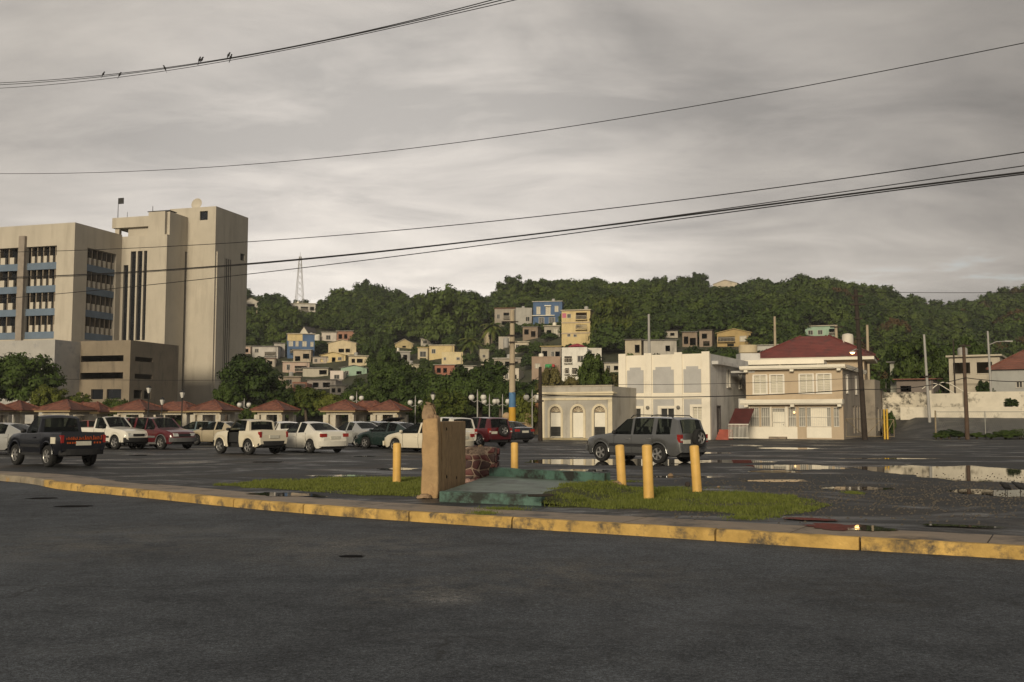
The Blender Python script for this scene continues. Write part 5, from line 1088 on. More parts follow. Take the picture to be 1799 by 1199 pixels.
TYPES = {
 'sedan': dict(L=4.5, W=1.75, r=.315, cl=.22, ax=(.305, -.285), zt=[(-.5,.70),(-.492,.90),(-.47,1.00),(-.40,1.045),(-.335,1.06),(-.17,1.38),(-.10,1.435),(-.02,1.45),(.06,1.42),(.235,.99),(.32,.93),(.42,.84),(.475,.74),(.5,.58)],
   zb=[(-.5,.66),(-.49,.85),(-.47,.93),(-.335,.97),(0,.91),(.235,.90),(.32,.86),(.42,.77),(.475,.68),(.5,.54)], hw=[(-.5,.74),(-.485,.86),(-.44,.95),(-.3,1),(.2,1),(.36,.97),(.45,.88),(.485,.78),(.5,.66)], ws=(.06,.235), rw=(-.335,-.17), pil=[(-.045,-.02),(-.26,-.20)], doors=[-.215,-.032,.185], roofw=.68),
 'hatch': dict(L=4.0, W=1.68, r=.30, cl=.2, ax=(.31, -.30), zt=[(-.5,.72),(-.49,.95),(-.47,1.02),(-.36,1.36),(-.2,1.43),(-.02,1.45),(.05,1.42),(.23,1.0),(.42,.86),(.475,.74),(.5,.58)],
   zb=[(-.5,.66),(-.49,.88),(-.47,.95),(0,.91),(.23,.90),(.42,.80),(.475,.68),(.5,.54)], hw=[(-.5,.78),(-.485,.9),(-.44,.96),(-.3,1),(.2,1),(.36,.97),(.45,.88),(.485,.78),(.5,.66)], ws=(.05,.23), rw=(-.47,-.36), pil=[(-.045,-.02),(-.3,-.24)], doors=[-.22,-.032,.18], roofw=.7),
 'suv': dict(L=4.5, W=1.78, r=.355, cl=.30, ax=(.305, -.285), zt=[(-.5,.80),(-.495,1.0),(-.488,1.14),(-.455,1.60),(-.42,1.665),(-.2,1.70),(-.02,1.69),(.05,1.65),(.185,1.14),(.25,1.08),(.38,1.02),(.46,.92),(.488,.80),(.5,.62)],
   zb=[(-.5,.76),(-.495,.95),(-.488,1.06),(0,1.03),(.185,1.03),(.25,1.0),(.38,.94),(.46,.85),(.488,.73),(.5,.58)], hw=[(-.5,.88),(-.49,.93),(-.45,.97),(-.3,1),(.2,1),(.38,.97),(.455,.90),(.488,.80),(.5,.70)], ws=(.05,.185), rw=(-.488,-.455), pil=[(-.035,-.012),(-.265,-.225),(-.455,-.40)], doors=[-.235,-.023,.16], roofw=.74),
 'pickup': dict(L=4.7, W=1.72, r=.37, cl=.36, ax=(.31, -.27), zt=[(-.5,.90),(-.498,1.14),(-.12,1.14),(-.115,1.15),(-.098,1.62),(-.07,1.70),(0,1.73),(.03,1.70),(.15,1.18),(.25,1.12),(.40,1.06),(.465,.98),(.49,.84),(.5,.66)],
   zb=[(-.5,.88),(-.498,1.12),(-.12,1.11),(0,1.08),(.15,1.08),(.25,1.05),(.40,.99),(.465,.90),(.49,.78),(.5,.62)], hw=[(-.5,.94),(-.49,.97),(-.4,1),(.3,1),(.4,.98),(.465,.93),(.49,.85),(.5,.76)], ws=(.03,.15), rw=(-.115,-.098), pil=[(-.098,-.075)], doors=[-.085,.125], roofw=.76, bed=(-.49,-.125)),
 'jeep': dict(L=3.7, W=1.63, r=.35, cl=.34, ax=(.32, -.27), zt=[(-.5,.90),(-.498,1.10),(-.27,1.10),(-.262,1.12),(-.245,1.50),(-.22,1.57),(0,1.60),(.04,1.57),(.16,1.12),(.25,1.08),(.40,1.02),(.465,.94),(.49,.82),(.5,.66)],
   zb=[(-.5,.88),(-.498,1.08),(-.27,1.07),(0,1.05),(.16,1.04),(.25,1.01),(.40,.95),(.465,.86),(.49,.75),(.5,.62)], hw=[(-.5,.92),(-.49,.96),(-.4,1),(.3,1),(.4,.97),(.465,.92),(.49,.84),(.5,.76)], ws=(.04,.16), rw=(-.262,-.245), pil=[(-.245,-.2)], doors=[-.08,.15], roofw=.8, bed=(-.488,-.275), opendoor=True),
}
def car(kind, px, D, phi, col, name, label, cat='car', sl=1.0, sh=1.0, rails=False, spare=False, wstyle='s', trim=None, dz=0.0, hatch=False, group=None, sw=1.0):
    T = TYPES[kind]; u = (px - CX) / F; head = math.pi/2 - math.atan(u) + R(phi)
    t = thing(name, label, cat, (u * D, D, 0), head, group); pm = paint(*col)
    L = T['L'] * sl; Wd = T['W'] * sw; r = T['r']; Ra = r * 1.19; cl = T['cl']
    AX = [a * L for a in T['ax']]
    xs = {round(x * L, 4) for tab in (T['zt'], T['zb'], T['hw']) for x, _ in tab}
    for a in AX:
        for k in range(13): xs.add(round(a + Ra * math.cos(math.pi * k / 12), 4))
    dl = []
    for d in T['doors']:
        a = d * L; xs |= {round(a - .011, 4), round(a + .011, 4)}; dl.append(a)
    for p0, p1 in T['pil']: xs |= {round(p0 * L, 4), round(p1 * L, 4)}
    bed = T.get('bed')
    if bed: xs |= {round(bed[0]*L, 4), round(bed[0]*L + .02, 4), round(bed[1]*L, 4), round(bed[1]*L - .02, 4)}
    X = sorted(xs); keep = [X[0]]
    prot = {round(d + s * .011, 4) for d in dl for s in (-1, 1)}
    for x in X[1:]:
        if x - keep[-1] < .012:
            if x in prot and keep[-1] not in prot: keep[-1] = x
            elif x in prot: keep.append(x)
            continue
        keep.append(x)
    X = keep; rowsV = []
    smoothH = max(z for _, z in T['zt'])
    for x in X:
        f_ = x / L; zt = interp(f_, T['zt']) * sh; zb = interp(f_, T['zb']) * sh; hw = interp(f_, T['hw']) * Wd / 2
        zl = cl + max(0, abs(f_) - .455) * 3.2
        for a in AX:
            if abs(x - a) < Ra: zl = max(zl, r + math.sqrt(max(0, Ra * Ra - (x - a) ** 2)) * .98)
        zl = min(zl, zb - .06)
        cab = max(0, min(1, (zt - zb) / ((smoothH - .98) * sh)))
        y5 = hw * .90 + (T['roofw'] * Wd / 2 - hw * .90) * cab; z5 = zb + (zt - zb) * (.93 if cab > .3 else .6 + cab)
        inbed = bed and bed[0] * L + .015 < x < bed[1] * L - .015
        P = [(hw * .925, zl), (hw * .985, zl + (zb - zl) * .28), (hw, zl + (zb - zl) * .62), (hw * .965, zb - .02), (hw * .93, zb + .008)]
        if inbed: P += [(hw * .88, zb + .008), (hw * .86, .75 * sh), (hw * .4, .75 * sh), (0, .75 * sh)]
        else: P += [(y5, z5), (y5 * .84, zt - .03 * (1 - .5 * (1 - cab))), (y5 * .45, zt - .004), (0, zt + .006)]
        rowsV.append([(x, y, z + dz) for y, z in P])
    parts = {}
    def face(key, pts):
        parts.setdefault(key, MB()); parts[key].add(pts, [tuple(range(len(pts)))])
    for i in range(len(X) - 1):
        xm = (X[i] + X[i+1]) / 2; fm = xm / L
        ws = T['ws'][0] < fm < T['ws'][1]; rwn = T['rw'][0] < fm < T['rw'][1]
        cabin = T['rw'][0] < fm < T['ws'][1] - .012
        pil = any(a < fm < b for a, b in T['pil'])
        line = any(abs(xm - d) < .0112 for d in dl)
        ind = [k for k in range(len(dl) - 1) if dl[k] + .011 <= xm <= dl[k+1] - .011]
        for j in range(8):
            for s in (1, -1):
                q = [rowsV[i][j], rowsV[i+1][j], rowsV[i+1][j+1], rowsV[i][j+1]]; q = [(a, b * s, c) for a, b, c in q]
                if s < 0: q = q[::-1]
                if j < 4:
                    if line and j < 3: key = ('shut_line', 0)
                    elif ind and j < 4: 
                        if T.get('opendoor') and s > 0: continue
                        key = ('door', (ind[0], s))
                    else: key = ('body', 0)
                elif j == 4 and cabin and not rwn and not pil and rowsV[i][5][2] - rowsV[i][4][2] > .04:
                    if T.get('opendoor') and s > 0 and fm > -.08: continue
                    wi = sum(xm > d for d in dl); key = ('window', (wi, s))
                elif j in (6, 7) and ws: key = ('windscreen', 0)
                elif j in (6, 7) and rwn and not hatch: key = ('rear_window', 0)
                else: key = ('body', 0)
                face(key, q)
    for idx, fl in ((0, False), (-1, True)):
        P = rowsV[idx]; ring = [(a, b, c) for a, b, c in P] + [(a, -b, c) for a, b, c in P[-2::-1]]
        face(('body', 0), ring if fl else ring[::-1])
    for (k, q), mb in parts.items():
        m_ = pm if k in ('body', 'door') else (M_TRIM if k == 'shut_line' else M_CGL)
        # weld
        bm = bmesh.new(); vs = [bm.verts.new(v) for v in mb.v]
        for f in mb.f:
            try: bm.faces.new([vs[a] for a in f])
            except ValueError: pass
        bmesh.ops.remove_doubles(bm, verts=bm.verts[:], dist=.0008); bmesh.ops.dissolve_degenerate(bm, dist=.0005, edges=bm.edges[:])
        me = bpy.data.meshes.new(k); bm.to_mesh(me); bm.free(); me.shade_smooth(); me.set_sharp_from_angle(angle=R(32))
        o = ob(k, me, m_, t)
        if k == 'door':
            a = dl[q[0]] + .16; hw = interp(a / L, T['hw']) * Wd / 2; zb = interp(a / L, T['zb']) * sh + dz
            MB().box(a - .09, a + .09, q[1] * hw - .012, q[1] * hw + .018, zb - .17, zb - .13).build('handle', M_CHR if kind == 'suv' else pm, o)
    H2 = Wd / 2; zbm = interp(0, T['zb']) * sh
    MB().box(-L/2 + .12, L/2 - .12, -H2 + .27, H2 - .27, cl - .04 + dz, zbm - .25 + dz).build('underbody', M_TRIM, t)
    if not bed: MB().box(-L*.36, L*.2, -H2 + .2, H2 - .2, .5, zbm - .08 + dz).build('interior', M_TRIM, t)
    else: MB().box(bed[1]*L + .05, L*.2, -H2 + .12, H2 - .12, .55, zbm - .05 + dz).build('interior', M_TRIM, t); MB().box(bed[1]*L + .35, bed[1]*L + .55, -H2 + .2, H2 - .2, .6, 1.35 * sh).build('seat', M_TRIM, t)
    if not bed:
        for xs_ in (-.17, .045):
            for s in (-1, 1):
                q = MB(); q.box(xs_*L - .07, xs_*L + .07, s*H2*.42 - .22, s*H2*.42 + .22, .6, zbm + .10 + dz); q.box(xs_*L - .05, xs_*L + .04, s*H2*.42 - .12, s*H2*.42 + .12, zbm + .10 + dz, zbm + .30 + dz); q.build('seat', M_SEAT, t)
    for a in AX:
        for s in (-1, 1):
            wheel(t, a, s * (H2 - .115), r, .21, wstyle)
            if kind != 'sedan' and kind != 'hatch':
                m = MB(); m.tube([(a + Ra * 1.03 * math.cos(q), s * (interp((a + Ra*math.cos(q)) / L, T['hw']) * H2 * .985), r + Ra * 1.01 * math.sin(q) + dz) for q in np.linspace(.05, math.pi - .05, 13)], .035, 6); m.build('wheel_arch', pm if trim is None else trim, t, 60)
    tb = trim or pm
    # bumpers
    def bumper(x0, s, z0, z1, m_):
        prof = []
        for yy in np.linspace(-1, 1, 11): prof.append((x0 + s * (.06 - .16 * abs(yy) ** 3), yy * H2 * .93))
        b = MB()
        for (xa, ya), (xb, yb) in zip(prof, prof[1:]):
            b.hexa([(xa - s*.12, ya, z0), (xb - s*.12, yb, z0), (xb - s*.02, yb, z0), (xa - s*.02, ya, z0), (xa - s*.12, ya, z1), (xb - s*.12, yb, z1), (xb, yb, z1), (xa, ya, z1)] if s > 0 else [(xb + .12, yb, z0), (xa + .12, ya, z0), (xa + .02, ya, z0), (xb + .02, yb, z0), (xb + .12, yb, z1), (xa + .12, ya, z1), (xa, ya, z1), (xb, yb, z1)])
        b.build('bumper', m_, t)
    tall = kind in ('suv', 'pickup', 'jeep')
    bumper(L/2 + .02, 1, .40 if tall else .30, .62 if tall else .52, M_TRIM if kind in ('pickup', 'jeep') else tb); bumper(-L/2 - .02, -1, .42 if tall else .32, .62 if tall else .56, M_TRIM if kind in ('pickup', 'jeep') else tb)
    # lamps, grille, plates, mirrors
    zf = (.78 if tall else .62) * sh + dz
    for s in (-1, 1):
        y0, y1 = s * H2 * .42, s * H2 * .74; y0, y1 = min(y0, y1), max(y0, y1)
        MB().hexa([(L*.47, y0, zf - .09), (L*.502, y0, zf - .09), (L*.49 if s > 0 else L*.502, y1, zf - .09), (L*.47, y1, zf - .09), (L*.47, y0, zf + .07), (L*.495, y0, zf + .07), (L*.485, y1, zf + .07), (L*.47, y1, zf + .07)]).build('headlight', M_HL, t)
        if kind == 'sedan' or kind == 'hatch': q = (H2 * .52, H2 * .88, .74, .90)
        elif kind == 'suv': q = (H2 * .76, H2 * .935, .78, 1.06)
        else: q = (H2 * .83, H2 * .955, .78, 1.04)
        y0, y1 = sorted((s * q[0], s * q[1])); e = .03 if tall else .0
        b = MB(); b.box(-L/2 - .012 + (0 if tall else .012), -L/2 + .14, y0, y1, q[2] * sh + dz, q[3] * sh + dz); b.build('tail_light', M_TL, t)
        if kind in ('suv',): MB().box(-L/2 - .016, -L/2 + .1, y0 + .015, y1 - .015, (q[2] + .05) * sh + dz, (q[2] + .13) * sh + dz).build('reverse_light', M_HL, t)
        xa = T['ws'][1] * L - .25; hw = interp(xa / L, T['hw']) * H2
        MB().lathe([(.02, -.1), (.075, -.08), (.09, 0), (.075, .08), (.02, .1)], 8, Matrix.Translation((xa, s * (hw + .11), zbm + .09 + dz)) @ Matrix.Rotation(R(90), 4, 'X') @ Matrix.Diagonal((.7, .85, 1, 1))).build('mirror', pm if not tall else M_TRIM, t, 60)
    MB().box(L/2 - .03, L/2 + .012, -H2 * .38, H2 * .38, zf - .10, zf + .04).build('grille', M_TRIM, t)
    MB().box(-L/2 - .03, -L/2 + .02, *( (-.26, .26) if not spare else (.25, .65)), .66 if not tall else .74, .80 if not tall else .88).build('licence_plate', M_PLT, t)
    if kind in ('suv', 'pickup'):
        for s in (-1, 1):
            y = s * H2 * 1.0; zz = .66 + dz; MB().box(AX[1] + Ra + .04, AX[0] - Ra - .04, min(y - .02*s, y + .016*s), max(y - .02*s, y + .016*s), zz - .05, zz + .05).build('side_moulding', M_TRIM if trim is None else trim, t); MB().box(AX[1] + Ra + .02, AX[0] - Ra - .02, min(y - .1*s, y - .035*s), max(y - .1*s, y - .035*s), cl - .03 + dz, cl + .07 + dz).build('side_sill', M_TRIM if trim is None else trim, t)
    if rails:
        for s in (-1, 1):
            y = s * T['roofw'] * H2 * .86; zr = smoothH * sh + dz; MB().tube([(-L*.40, y, zr - .07), (-L*.37, y, zr + .03), (-.2, y, zr + .065), (L*.0, y, zr + .05), (L*.03, y, zr - .05)], .02, 6).build('roof_rail', M_TRIM, t)
    if spare:
        sp = wheel(t, -L/2 - .13, .0, r * .93, .2, wstyle, .93 * sh); sp.location.y = -.12; sp.rotation_euler = (R(90), 0, R(-90)); sp.name = 'spare_wheel'
    return t
PGY = ('graphite', (.17, .172, .172), .26, .55); PRD = ('maroon', (.085, .010, .014)); PWH = ('white', (.68, .65, .57)); PSV = ('silver', (.42, .42, .40), .3, .4); PGN = ('dark_green', (.018, .034, .030), .22, .2); PBK = ('black', (.016, .017, .02), .2); PNV = ('navy', (.004, .005, .009), .3); PBE = ('beige', (.45, .38, .26), .3, .2); PTL = ('slate', (.11, .15, .16), .3, .3); PCR = ('cream_white', (.66, .60, .47)); PRB = ('rust_red', (.24, .05, .04))
M_CLAD = mat('grey_cladding', (.12, .12, .12), .6, .1, 4)
car('suv', 1130, 38.0, 51, PGY, 'estate_car', 'dark grey off road car with spare wheel standing in a puddle', sl=1.035, sh=1.01, rails=True, spare=True, sw=1.0)
bk = car('pickup', 100, 35.4, 25, PNV, 'pickup_truck', 'dark navy lifted pickup with orange lettering on its tailgate', 'pickup', dz=.05, wstyle='m', sl=.9, sw=.95)
car('sedan', 8, 46, 52, PSV, 'car', 'silver sedan cut by the picture edge behind the navy pickup')
car('pickup', 200, 54, 214, PWH, 'pickup_truck', 'white pickup facing the street beside the maroon off road car', 'pickup', sl=1.0)
car('suv', 226, 60, 214, PWH, 'estate_car', 'white off road car half hidden behind the white pickup'); car('suv', 283, 54, 214, PRD, 'estate_car', 'maroon off road car with pale bumper facing the street', trim=M_CLAD)
car('sedan', 152, 78, 95, PRB, 'car', 'rust red car seen behind the navy pickup'); car('hatch', 352, 65, 62, PTL, 'car', 'small slate blue hatchback beside the beige sedan'); car('sedan', 392, 61, 48, PBE, 'car', 'beige sedan behind the open white jeep', sl=.95)
car('jeep', 440, 46.5, 36, PCR, 'jeep', 'white open jeep with its door missing and a cargo bed', 'jeep'); car('hatch', 500, 60, 12, PWH, 'car', 'white hatchback seen behind the open jeep')
car('sedan', 546, 49, 33, PWH, 'car', 'white sedan with red tail lights beside the open jeep', sl=.96, sh=1.02); car('sedan', 628, 58, 32, PSV, 'car', 'silver sedan between the white and dark green sedans')
hb = car('hatch', 660, 64, 30, PBK, 'car', 'black hatchback with its tailgate raised behind the silver sedan'); MB().hexa([(-1.75, -.6, 1.42), (-1.75, .6, 1.42), (-2.7, .55, 1.62), (-2.7, -.55, 1.62), (-1.75, -.6, 1.48), (-1.75, .6, 1.48), (-2.7, .55, 1.68), (-2.7, -.55, 1.68)]).build('tailgate', M_TRIM, hb)
car('sedan', 694, 54, 48, PGN, 'car', 'dark green sedan with silver wheels behind the white sedan'); car('sedan', 752, 48.8, 48, PCR, 'car', 'white sedan partly hidden by the tan pillar', sl=1.04); car('suv', 772, 54.5, 36, PWH, 'estate_car', 'white off road car behind the tan wall', sl=1.02)
car('suv', 842, 59, 36, PRD, 'estate_car', 'dark red off road car with a spare wheel on its back', sl=.93, spare=True); car('sedan', 888, 68, 36, PBK, 'car', 'dark sedan parked beyond the dark red off road car')
# tailgate lettering of the navy pickup: illegible orange hand lettering
g = MB(); rr = random.Random(3); y = -.62; M_OR = mat('orange_lettering', (.42, .075, .012), .6, .1, 8)
while y < .6:
    w = rr.uniform(.035, .07); h = rr.choice((.1, .1, .14)); k = rr.random(); g.box(-2.143, -2.135, y, y + .022, .93, .93 + h)
    if k < .7: g.box(-2.143, -2.135, y + .022, y + w, .93 + (.0 if k < .35 else .08), .955 + (.0 if k < .35 else .08))
    if k > .3: g.box(-2.143, -2.135, y + w - .004, y + w + .018, .93, 1.0)
    y += w + .04
for q in (-.6, -.5, -.4, .2, .27, .36, .45, .53): g.box(-2.143, -2.135, q, q + .05, .80, .86)
g.build('lettering', M_OR, bk)
MB().box(-1.78, -1.45, .80, .829, .80, 1.02).build('sticker', mat('sticker_white', (.6, .56, .45), .6), bk)
# ---------------------------------------------------------------- poles, lamps, wires
M_CP = mat('concrete_pole', (.40, .33, .23), .85, .12, .8, .1, 20, stain=(.25, .2, .15), ss=1.5, streak=5); M_WPOLE = mat('wood_pole', (.035, .026, .02), .9, .25, 2, .3, 20); M_SP = mat('steel_pole', (.33, .32, .30), .6, .1, 1)
M_LIT = mat('lit_lamp', (1, .7, .4), .5, emit=((1, .55, .18), 9.0)); M_GLOBE = mat('globe', (.6, .58, .53), .35, .05)
p0 = pt(900, 545, 88); x, y = corner(900, 88)
cp = thing('utility_pole', 'tall concrete utility pole with blue and yellow painted bands', 'pole', (x, y, 0)); zt = p0.z
MB().cyl((0, 0, -.2), (0, 0, zt), .33, .2, 14).build('shaft', M_CP, cp, 60)
def band(z0, z1, c, nm): r0 = .33 - .13 * z0 / zt + .012; r1 = .33 - .13 * z1 / zt + .012; MB().cyl((0, 0, z0), (0, 0, z1), r0, r1, 14).build('band', mat(nm, c, .7, .1), cp, 60)
band(hz(744, 88) + .05, hz(716, 88), (.52, .29, .03), 'band_yellow'); band(hz(716, 88) + .01, hz(690, 88), (.07, .17, .32), 'band_blue'); band(.25, hz(744, 88), (.42, .42, .42), 'band_grey')
for py, w in ((566, 1.2), (590, .8), (602, 1.0), (640, .7)): MB().box(-w * .55, w * .45, -.42, -.3, hz(py, 88) - .05, hz(py, 88) + .05).build('crossarm', M_WPOLE, cp)
MB().lathe([(.22, 0), (.25, .1), (.25, .8), (.15, .9)], 12, Matrix.Translation((-.55, -.3, hz(612, 88)))).build('transformer', M_SP, cp, 40)
def wpole(px, yt, D, r, lab, m, arms=(), lean=0.0, base=0.0, nm='utility_pole'):
    x, y = corner(px, D); z = hz(yt, D); t = thing(nm, lab, 'pole', (x, y, base))
    MB().cyl((0, 0, -.3), (lean, 0, z - base), r, r * .65, 10).build('shaft', m, t, 60)
    for py, w in arms: zz = hz(py, D) - base; MB().box(lean*zz/(z - base) - w/2, lean*zz/(z - base) + w/2, -.22, -.1, zz - .06, zz + .06).build('crossarm', M_WPOLE, t)
    return t
wpole(949, 645, 72, .18, 'short dark wooden pole at the corner of the arcade building', M_WPOLE, ((705, .5),))
wp = wpole(1517, 508, 75, .21, 'tall dark wooden pole before the beige corner house', M_WPOLE, ((520, .9), (535, 1.2), (560, .6), (595, .7)), -.42)
z = hz(620, 75); MB().tube([(-.33, 0, z + .2), (-.6, -.3, z + .25), (-.95, -.5, z + .12)], .03).build('lamp_arm', M_SP, wp); MB().lathe([(.03, .12), (.24, .06), (.26, .0), (.2, -.02)], 12, Matrix.Translation((-.95, -.5, z))).build('lamp_hood', M_SP, wp, 40)
MB().lathe([(.02, -.14), (.13, -.1), (.18, -.01), (.02, .0)], 12, Matrix.Translation((-.95, -.5, z))).build('bulb', M_LIT, wp, 50)
wpole(1696, 606, 76, .17, 'brown wooden pole at the foot of the asphalt bank', M_WPOLE if False else mat('brown_pole', (.085, .055, .038), .9, .2, 2), ((608, .9),), -.05)
wpole(1632, 588, 84, .14, 'thin grey steel pole beside the ramp', M_SP, ((662, .6),), -.3)
lp = wpole(1742, 582, 90, .13, 'thin grey street light pole by the hip roofed house', M_SP, (), -.2); z = hz(601, 90); MB().tube([(-.2, 0, z - .3), (.5, -.1, z), (1.3, -.2, z + .05)], .035).build('lamp_arm', M_SP, lp); MB().box(1.2, 1.9, -.32, -.08, z - .02, z + .1).build('lamp_head', M_SP, lp)
wpole(1141, 552, 110, .2, 'pale steel pole behind the white building', M_SP); wpole(1363, 556, 112, .2, 'tan concrete pole behind the red roof', M_CP); wpole(1526, 571, 106, .2, 'pale concrete pole behind the dark wooden pole', M_CP); wpole(1471, 572, 110, .24, 'concrete pole beside the mint green house', M_CP, ((575, 1.4),)); wpole(1677, 598, 100, .1, 'slim brown pole behind the boundary wall', M_WPOLE)
for px, yb, yt, lab in ((449, 590, 545, 'slim grey pole on the slope by the tower'), (1041, 620, 596, 'short pale pole beside the white three storey house'), (1009, 566, 540, 'slim pole behind the yellow three storey house')):
    D = hit(px, yb); x = (px - CX) / F * D; wpole(px, yt, D, .2, lab, M_CP, base=terr(x, D), nm='pole')
# twin globe park lamps
def globelamp(px, yg, D, lab, s=1.0):
    x, y = corner(px, D); t = thing('street_lamp', lab, 'lamp', (x, y, 0), R(-10), 'twin globe lamps in the park'); z = hz(yg, D)
    MB().lathe([(.14, 0), (.14, .3), (.07, .5), (.055, z + .1), (.07, z + .2), (.02, z + .75)], 10).build('post', M_SP, t, 40)
    for sx in (-1, 1):
        MB().tube([(0, 0, z - .25), (sx*.3, 0, z - .4), (sx*.55, 0, z - .25)], .03).build('arm', M_SP, t); MB().lathe([(.03, -.26), (.2, -.2), (.29, 0), (.22, .2), (.1, .28)], 12, Matrix.Translation((sx*.55, 0, z))).build('globe', M_GLOBE, t, 60); MB().lathe([(.16, .24), (.1, .36), (.02, .42)], 10, Matrix.Translation((sx*.55, 0, z))).build('cap', M_DK, t)
for px, yg, D, l in ((839, 699, 90, 'twin globe park lamp standing behind the dark red off road car'), (860, 706, 100, 'twin globe park lamp under the broad dark tree, a smaller far one'), (883, 706, 100, 'twin globe park lamp next to the banded pole'), (904, 707, 103, 'twin globe park lamp half hidden by the banded pole'), (935, 699, 92, 'twin globe park lamp beside the dark wooden pole'), (730, 708, 104, 'twin globe park lamp beside the bright round tree'), (627, 700, 110, 'twin globe park lamp over the joined kiosks'), (430, 712, 110, 'twin globe park lamp near the tower kiosk')): globelamp(px, yg, D, l)
def lantern(px, yt, D, lab):
    x, y = corner(px, D); z = hz(yt, D); t = thing('lantern_post', lab, 'lamp', (x, y, 0)); MB().lathe([(.12, 0), (.12, .3), (.06, .5), (.05, z - .75), (.09, z - .7), (.04, z - .65)], 8).build('post', M_DK, t); MB().lathe([(.1, z - .65), (.24, z - .2), (.22, z - .15)], 6).build('glass', M_GLOBE, t); MB().lathe([(.28, z - .149), (.2, z - .05), (.03, z + .12)], 6).build('cap', M_DK, t)
lantern(262, 679, 92, 'dark lantern post before the kiosk beside the garage'); lantern(286, 700, 97, 'smaller dark lantern post near the tower foot'); lantern(321, 687, 90, 'dark lantern post in front of the tower strip window'); lantern(761, 691, 60 if False else 98, 'dark lantern post behind the tan pillar top')
# radio mast on the ridge
D = 428; x = (524 - CX) / F * D; zb = terr(x, D); zt = pt(524, 443, D).z; mast = thing('radio_mast', 'slender lattice radio mast on the ridge beside the tower', 'mast', (x, D, zb)); g = MB(); h = zt - zb
def hwid(z): return 1.7 * (1 - z / h) + .28
for sx, sy in ((-1, -1), (1, -1), (1, 1), (-1, 1)): g.tube([(sx*hwid(0), sy*hwid(0), 0), (sx*hwid(h*.93), sy*hwid(h*.93), h*.93)], .1, 5)
for k in range(10):
    z0, z1 = h*.93*k/10, h*.93*(k+1)/10; a, b = hwid(z0), hwid(z1)
    for s in (-1, 1): g.bar((-a, s*a, z0), (b, s*b, z1), .08, .08); g.bar((a, s*a, z0), (-b, s*b, z1), .08, .08); g.bar((s*a, -a, z0), (s*b, b, z1), .08, .08)
g.build('lattice', M_SP, mast); MB().cyl((0, 0, h*.9), (0, 0, h), .12, .05, 6).build('antenna', M_SP, mast)
# cables: each hangs in a vertical plane between far left and near right
M_CAB = mat('cable', (.015, .014, .014), .7)
def wire(pix, D0, D1, r, lab, n=40, wob=0.0):
    (xa, _), (xb, _) = pix[0], pix[-1]; A = Vector(((xa - CX) / F * D0, D0)); B = Vector(((xb - CX) / F * D1, D1)); P = []
    xs = [p[0] for p in pix]; ys = [p[1] for p in pix]; cf = np.polyfit(np.array(xs) / 1000, ys, min(3, len(pix) - 1))
    for k in range(n + 1):
        px = xa + (xb - xa) * k / n; py = float(np.polyval(cf, px / 1000)); u = (px - CX) / F
        d = B - A; t = (u * A.y - A.x) / (d.x - u * d.y); q = A + d * t; p = pt(px, py, q.y); P.append((p.x, p.y, p.z + wob * mn.noise(Vector((k * .9, 0, 0)))))
    o = MB().tube(P, r, 5).build('overhead_cable', M_CAB, None, 60); tag(o, lab, 'cable'); return P
WA = wire([(-80, 148), (0, 146), (200, 132), (400, 101), (600, 65), (780, 22), (900, -8), (1000, -38)], 42, 20, .012, 'upper thin cable of the bird bundle')
WB = wire([(-80, 152), (0, 149), (200, 134), (400, 103), (600, 66), (780, 25), (900, -3), (1000, -30)], 42.3, 20.2, .012, 'middle thin cable of the bird bundle')
WC_ = wire([(-80, 158), (0, 156), (200, 138), (400, 106), (600, 69), (780, 29), (900, 2), (1000, -22)], 42.6, 20.4, .010, 'lowest thin cable of the bird bundle')
wire([(-80, 304), (0, 305.5), (250, 301), (500, 285), (800, 250), (1100, 207), (1400, 155), (1700, 96), (1900, 55)], 40, 19, .010, 'single thin pale cable crossing the middle of the sky')
wire([(-80, 444), (0, 443), (200, 440), (426, 428), (700, 402), (900, 384), (1200, 352), (1500, 313), (1799, 268), (1900, 252)], 40, 17, .011, 'twisted thin cable above the thick cable bundle')
wire([(-80, 490), (0, 488), (200, 481), (426, 464), (700, 438), (900, 416.5), (1100, 393), (1300, 367), (1500, 339), (1799, 304), (1900, 291)], 40, 17, .019, 'thick dark cable, lowest and heaviest of the bundle')
wire([(-80, 492), (200, 483), (426, 466), (700, 439), (900, 417), (1100, 391), (1300, 362), (1500, 336), (1799, 292), (1900, 277)], 40.2, 17.2, .010, 'thin cable parting from the thick cable')
wire([(-80, 532), (0, 525), (200, 508), (426, 484), (700, 449), (900, 424), (1100, 398), (1300, 372), (1500, 343.5), (1799, 307), (1900, 294)], 40.4, 17.4, .012, 'thin cable sagging below the thick cable across the tower')
# low cables along the street front
def lowwire(a, b, sag, r, lab, n=24):
    a = Vector(a); b = Vector(b); P = [a.lerp(b, k / n) - Vector((0, 0, sag * 4 * (k/n) * (1 - k/n))) for k in range(n + 1)]
    tag(MB().tube(P, r, 5).build('street_cable', M_CAB, None, 60), lab, 'cable')
J = lambda px, py, D: pt(px, py, D)
lowwire(J(949, 694, 71.6), J(1514, 684, 74.6), .35, .035, 'black service cable strung across the white building'); lowwire(J(1514, 684, 74.6), J(1696, 664, 75.6), .3, .03, 'black service cable from wooden pole to brown pole'); lowwire(J(1696, 664, 75.6), J(1850, 668, 77), .2, .03, 'black service cable running past the hip roofed house')
lowwire(J(949, 674, 71.6), J(1514, 664, 74.6), .25, .016, 'thin grey service cable above the black one'); lowwire(J(900, 690, 87.5), J(949, 660, 72), .15, .02, 'short cable from banded pole to wooden pole'); lowwire(J(1505, 513, 75), J(1900, 512, 82), .1, .02, 'thin high cable from the wooden pole towards the right slope')
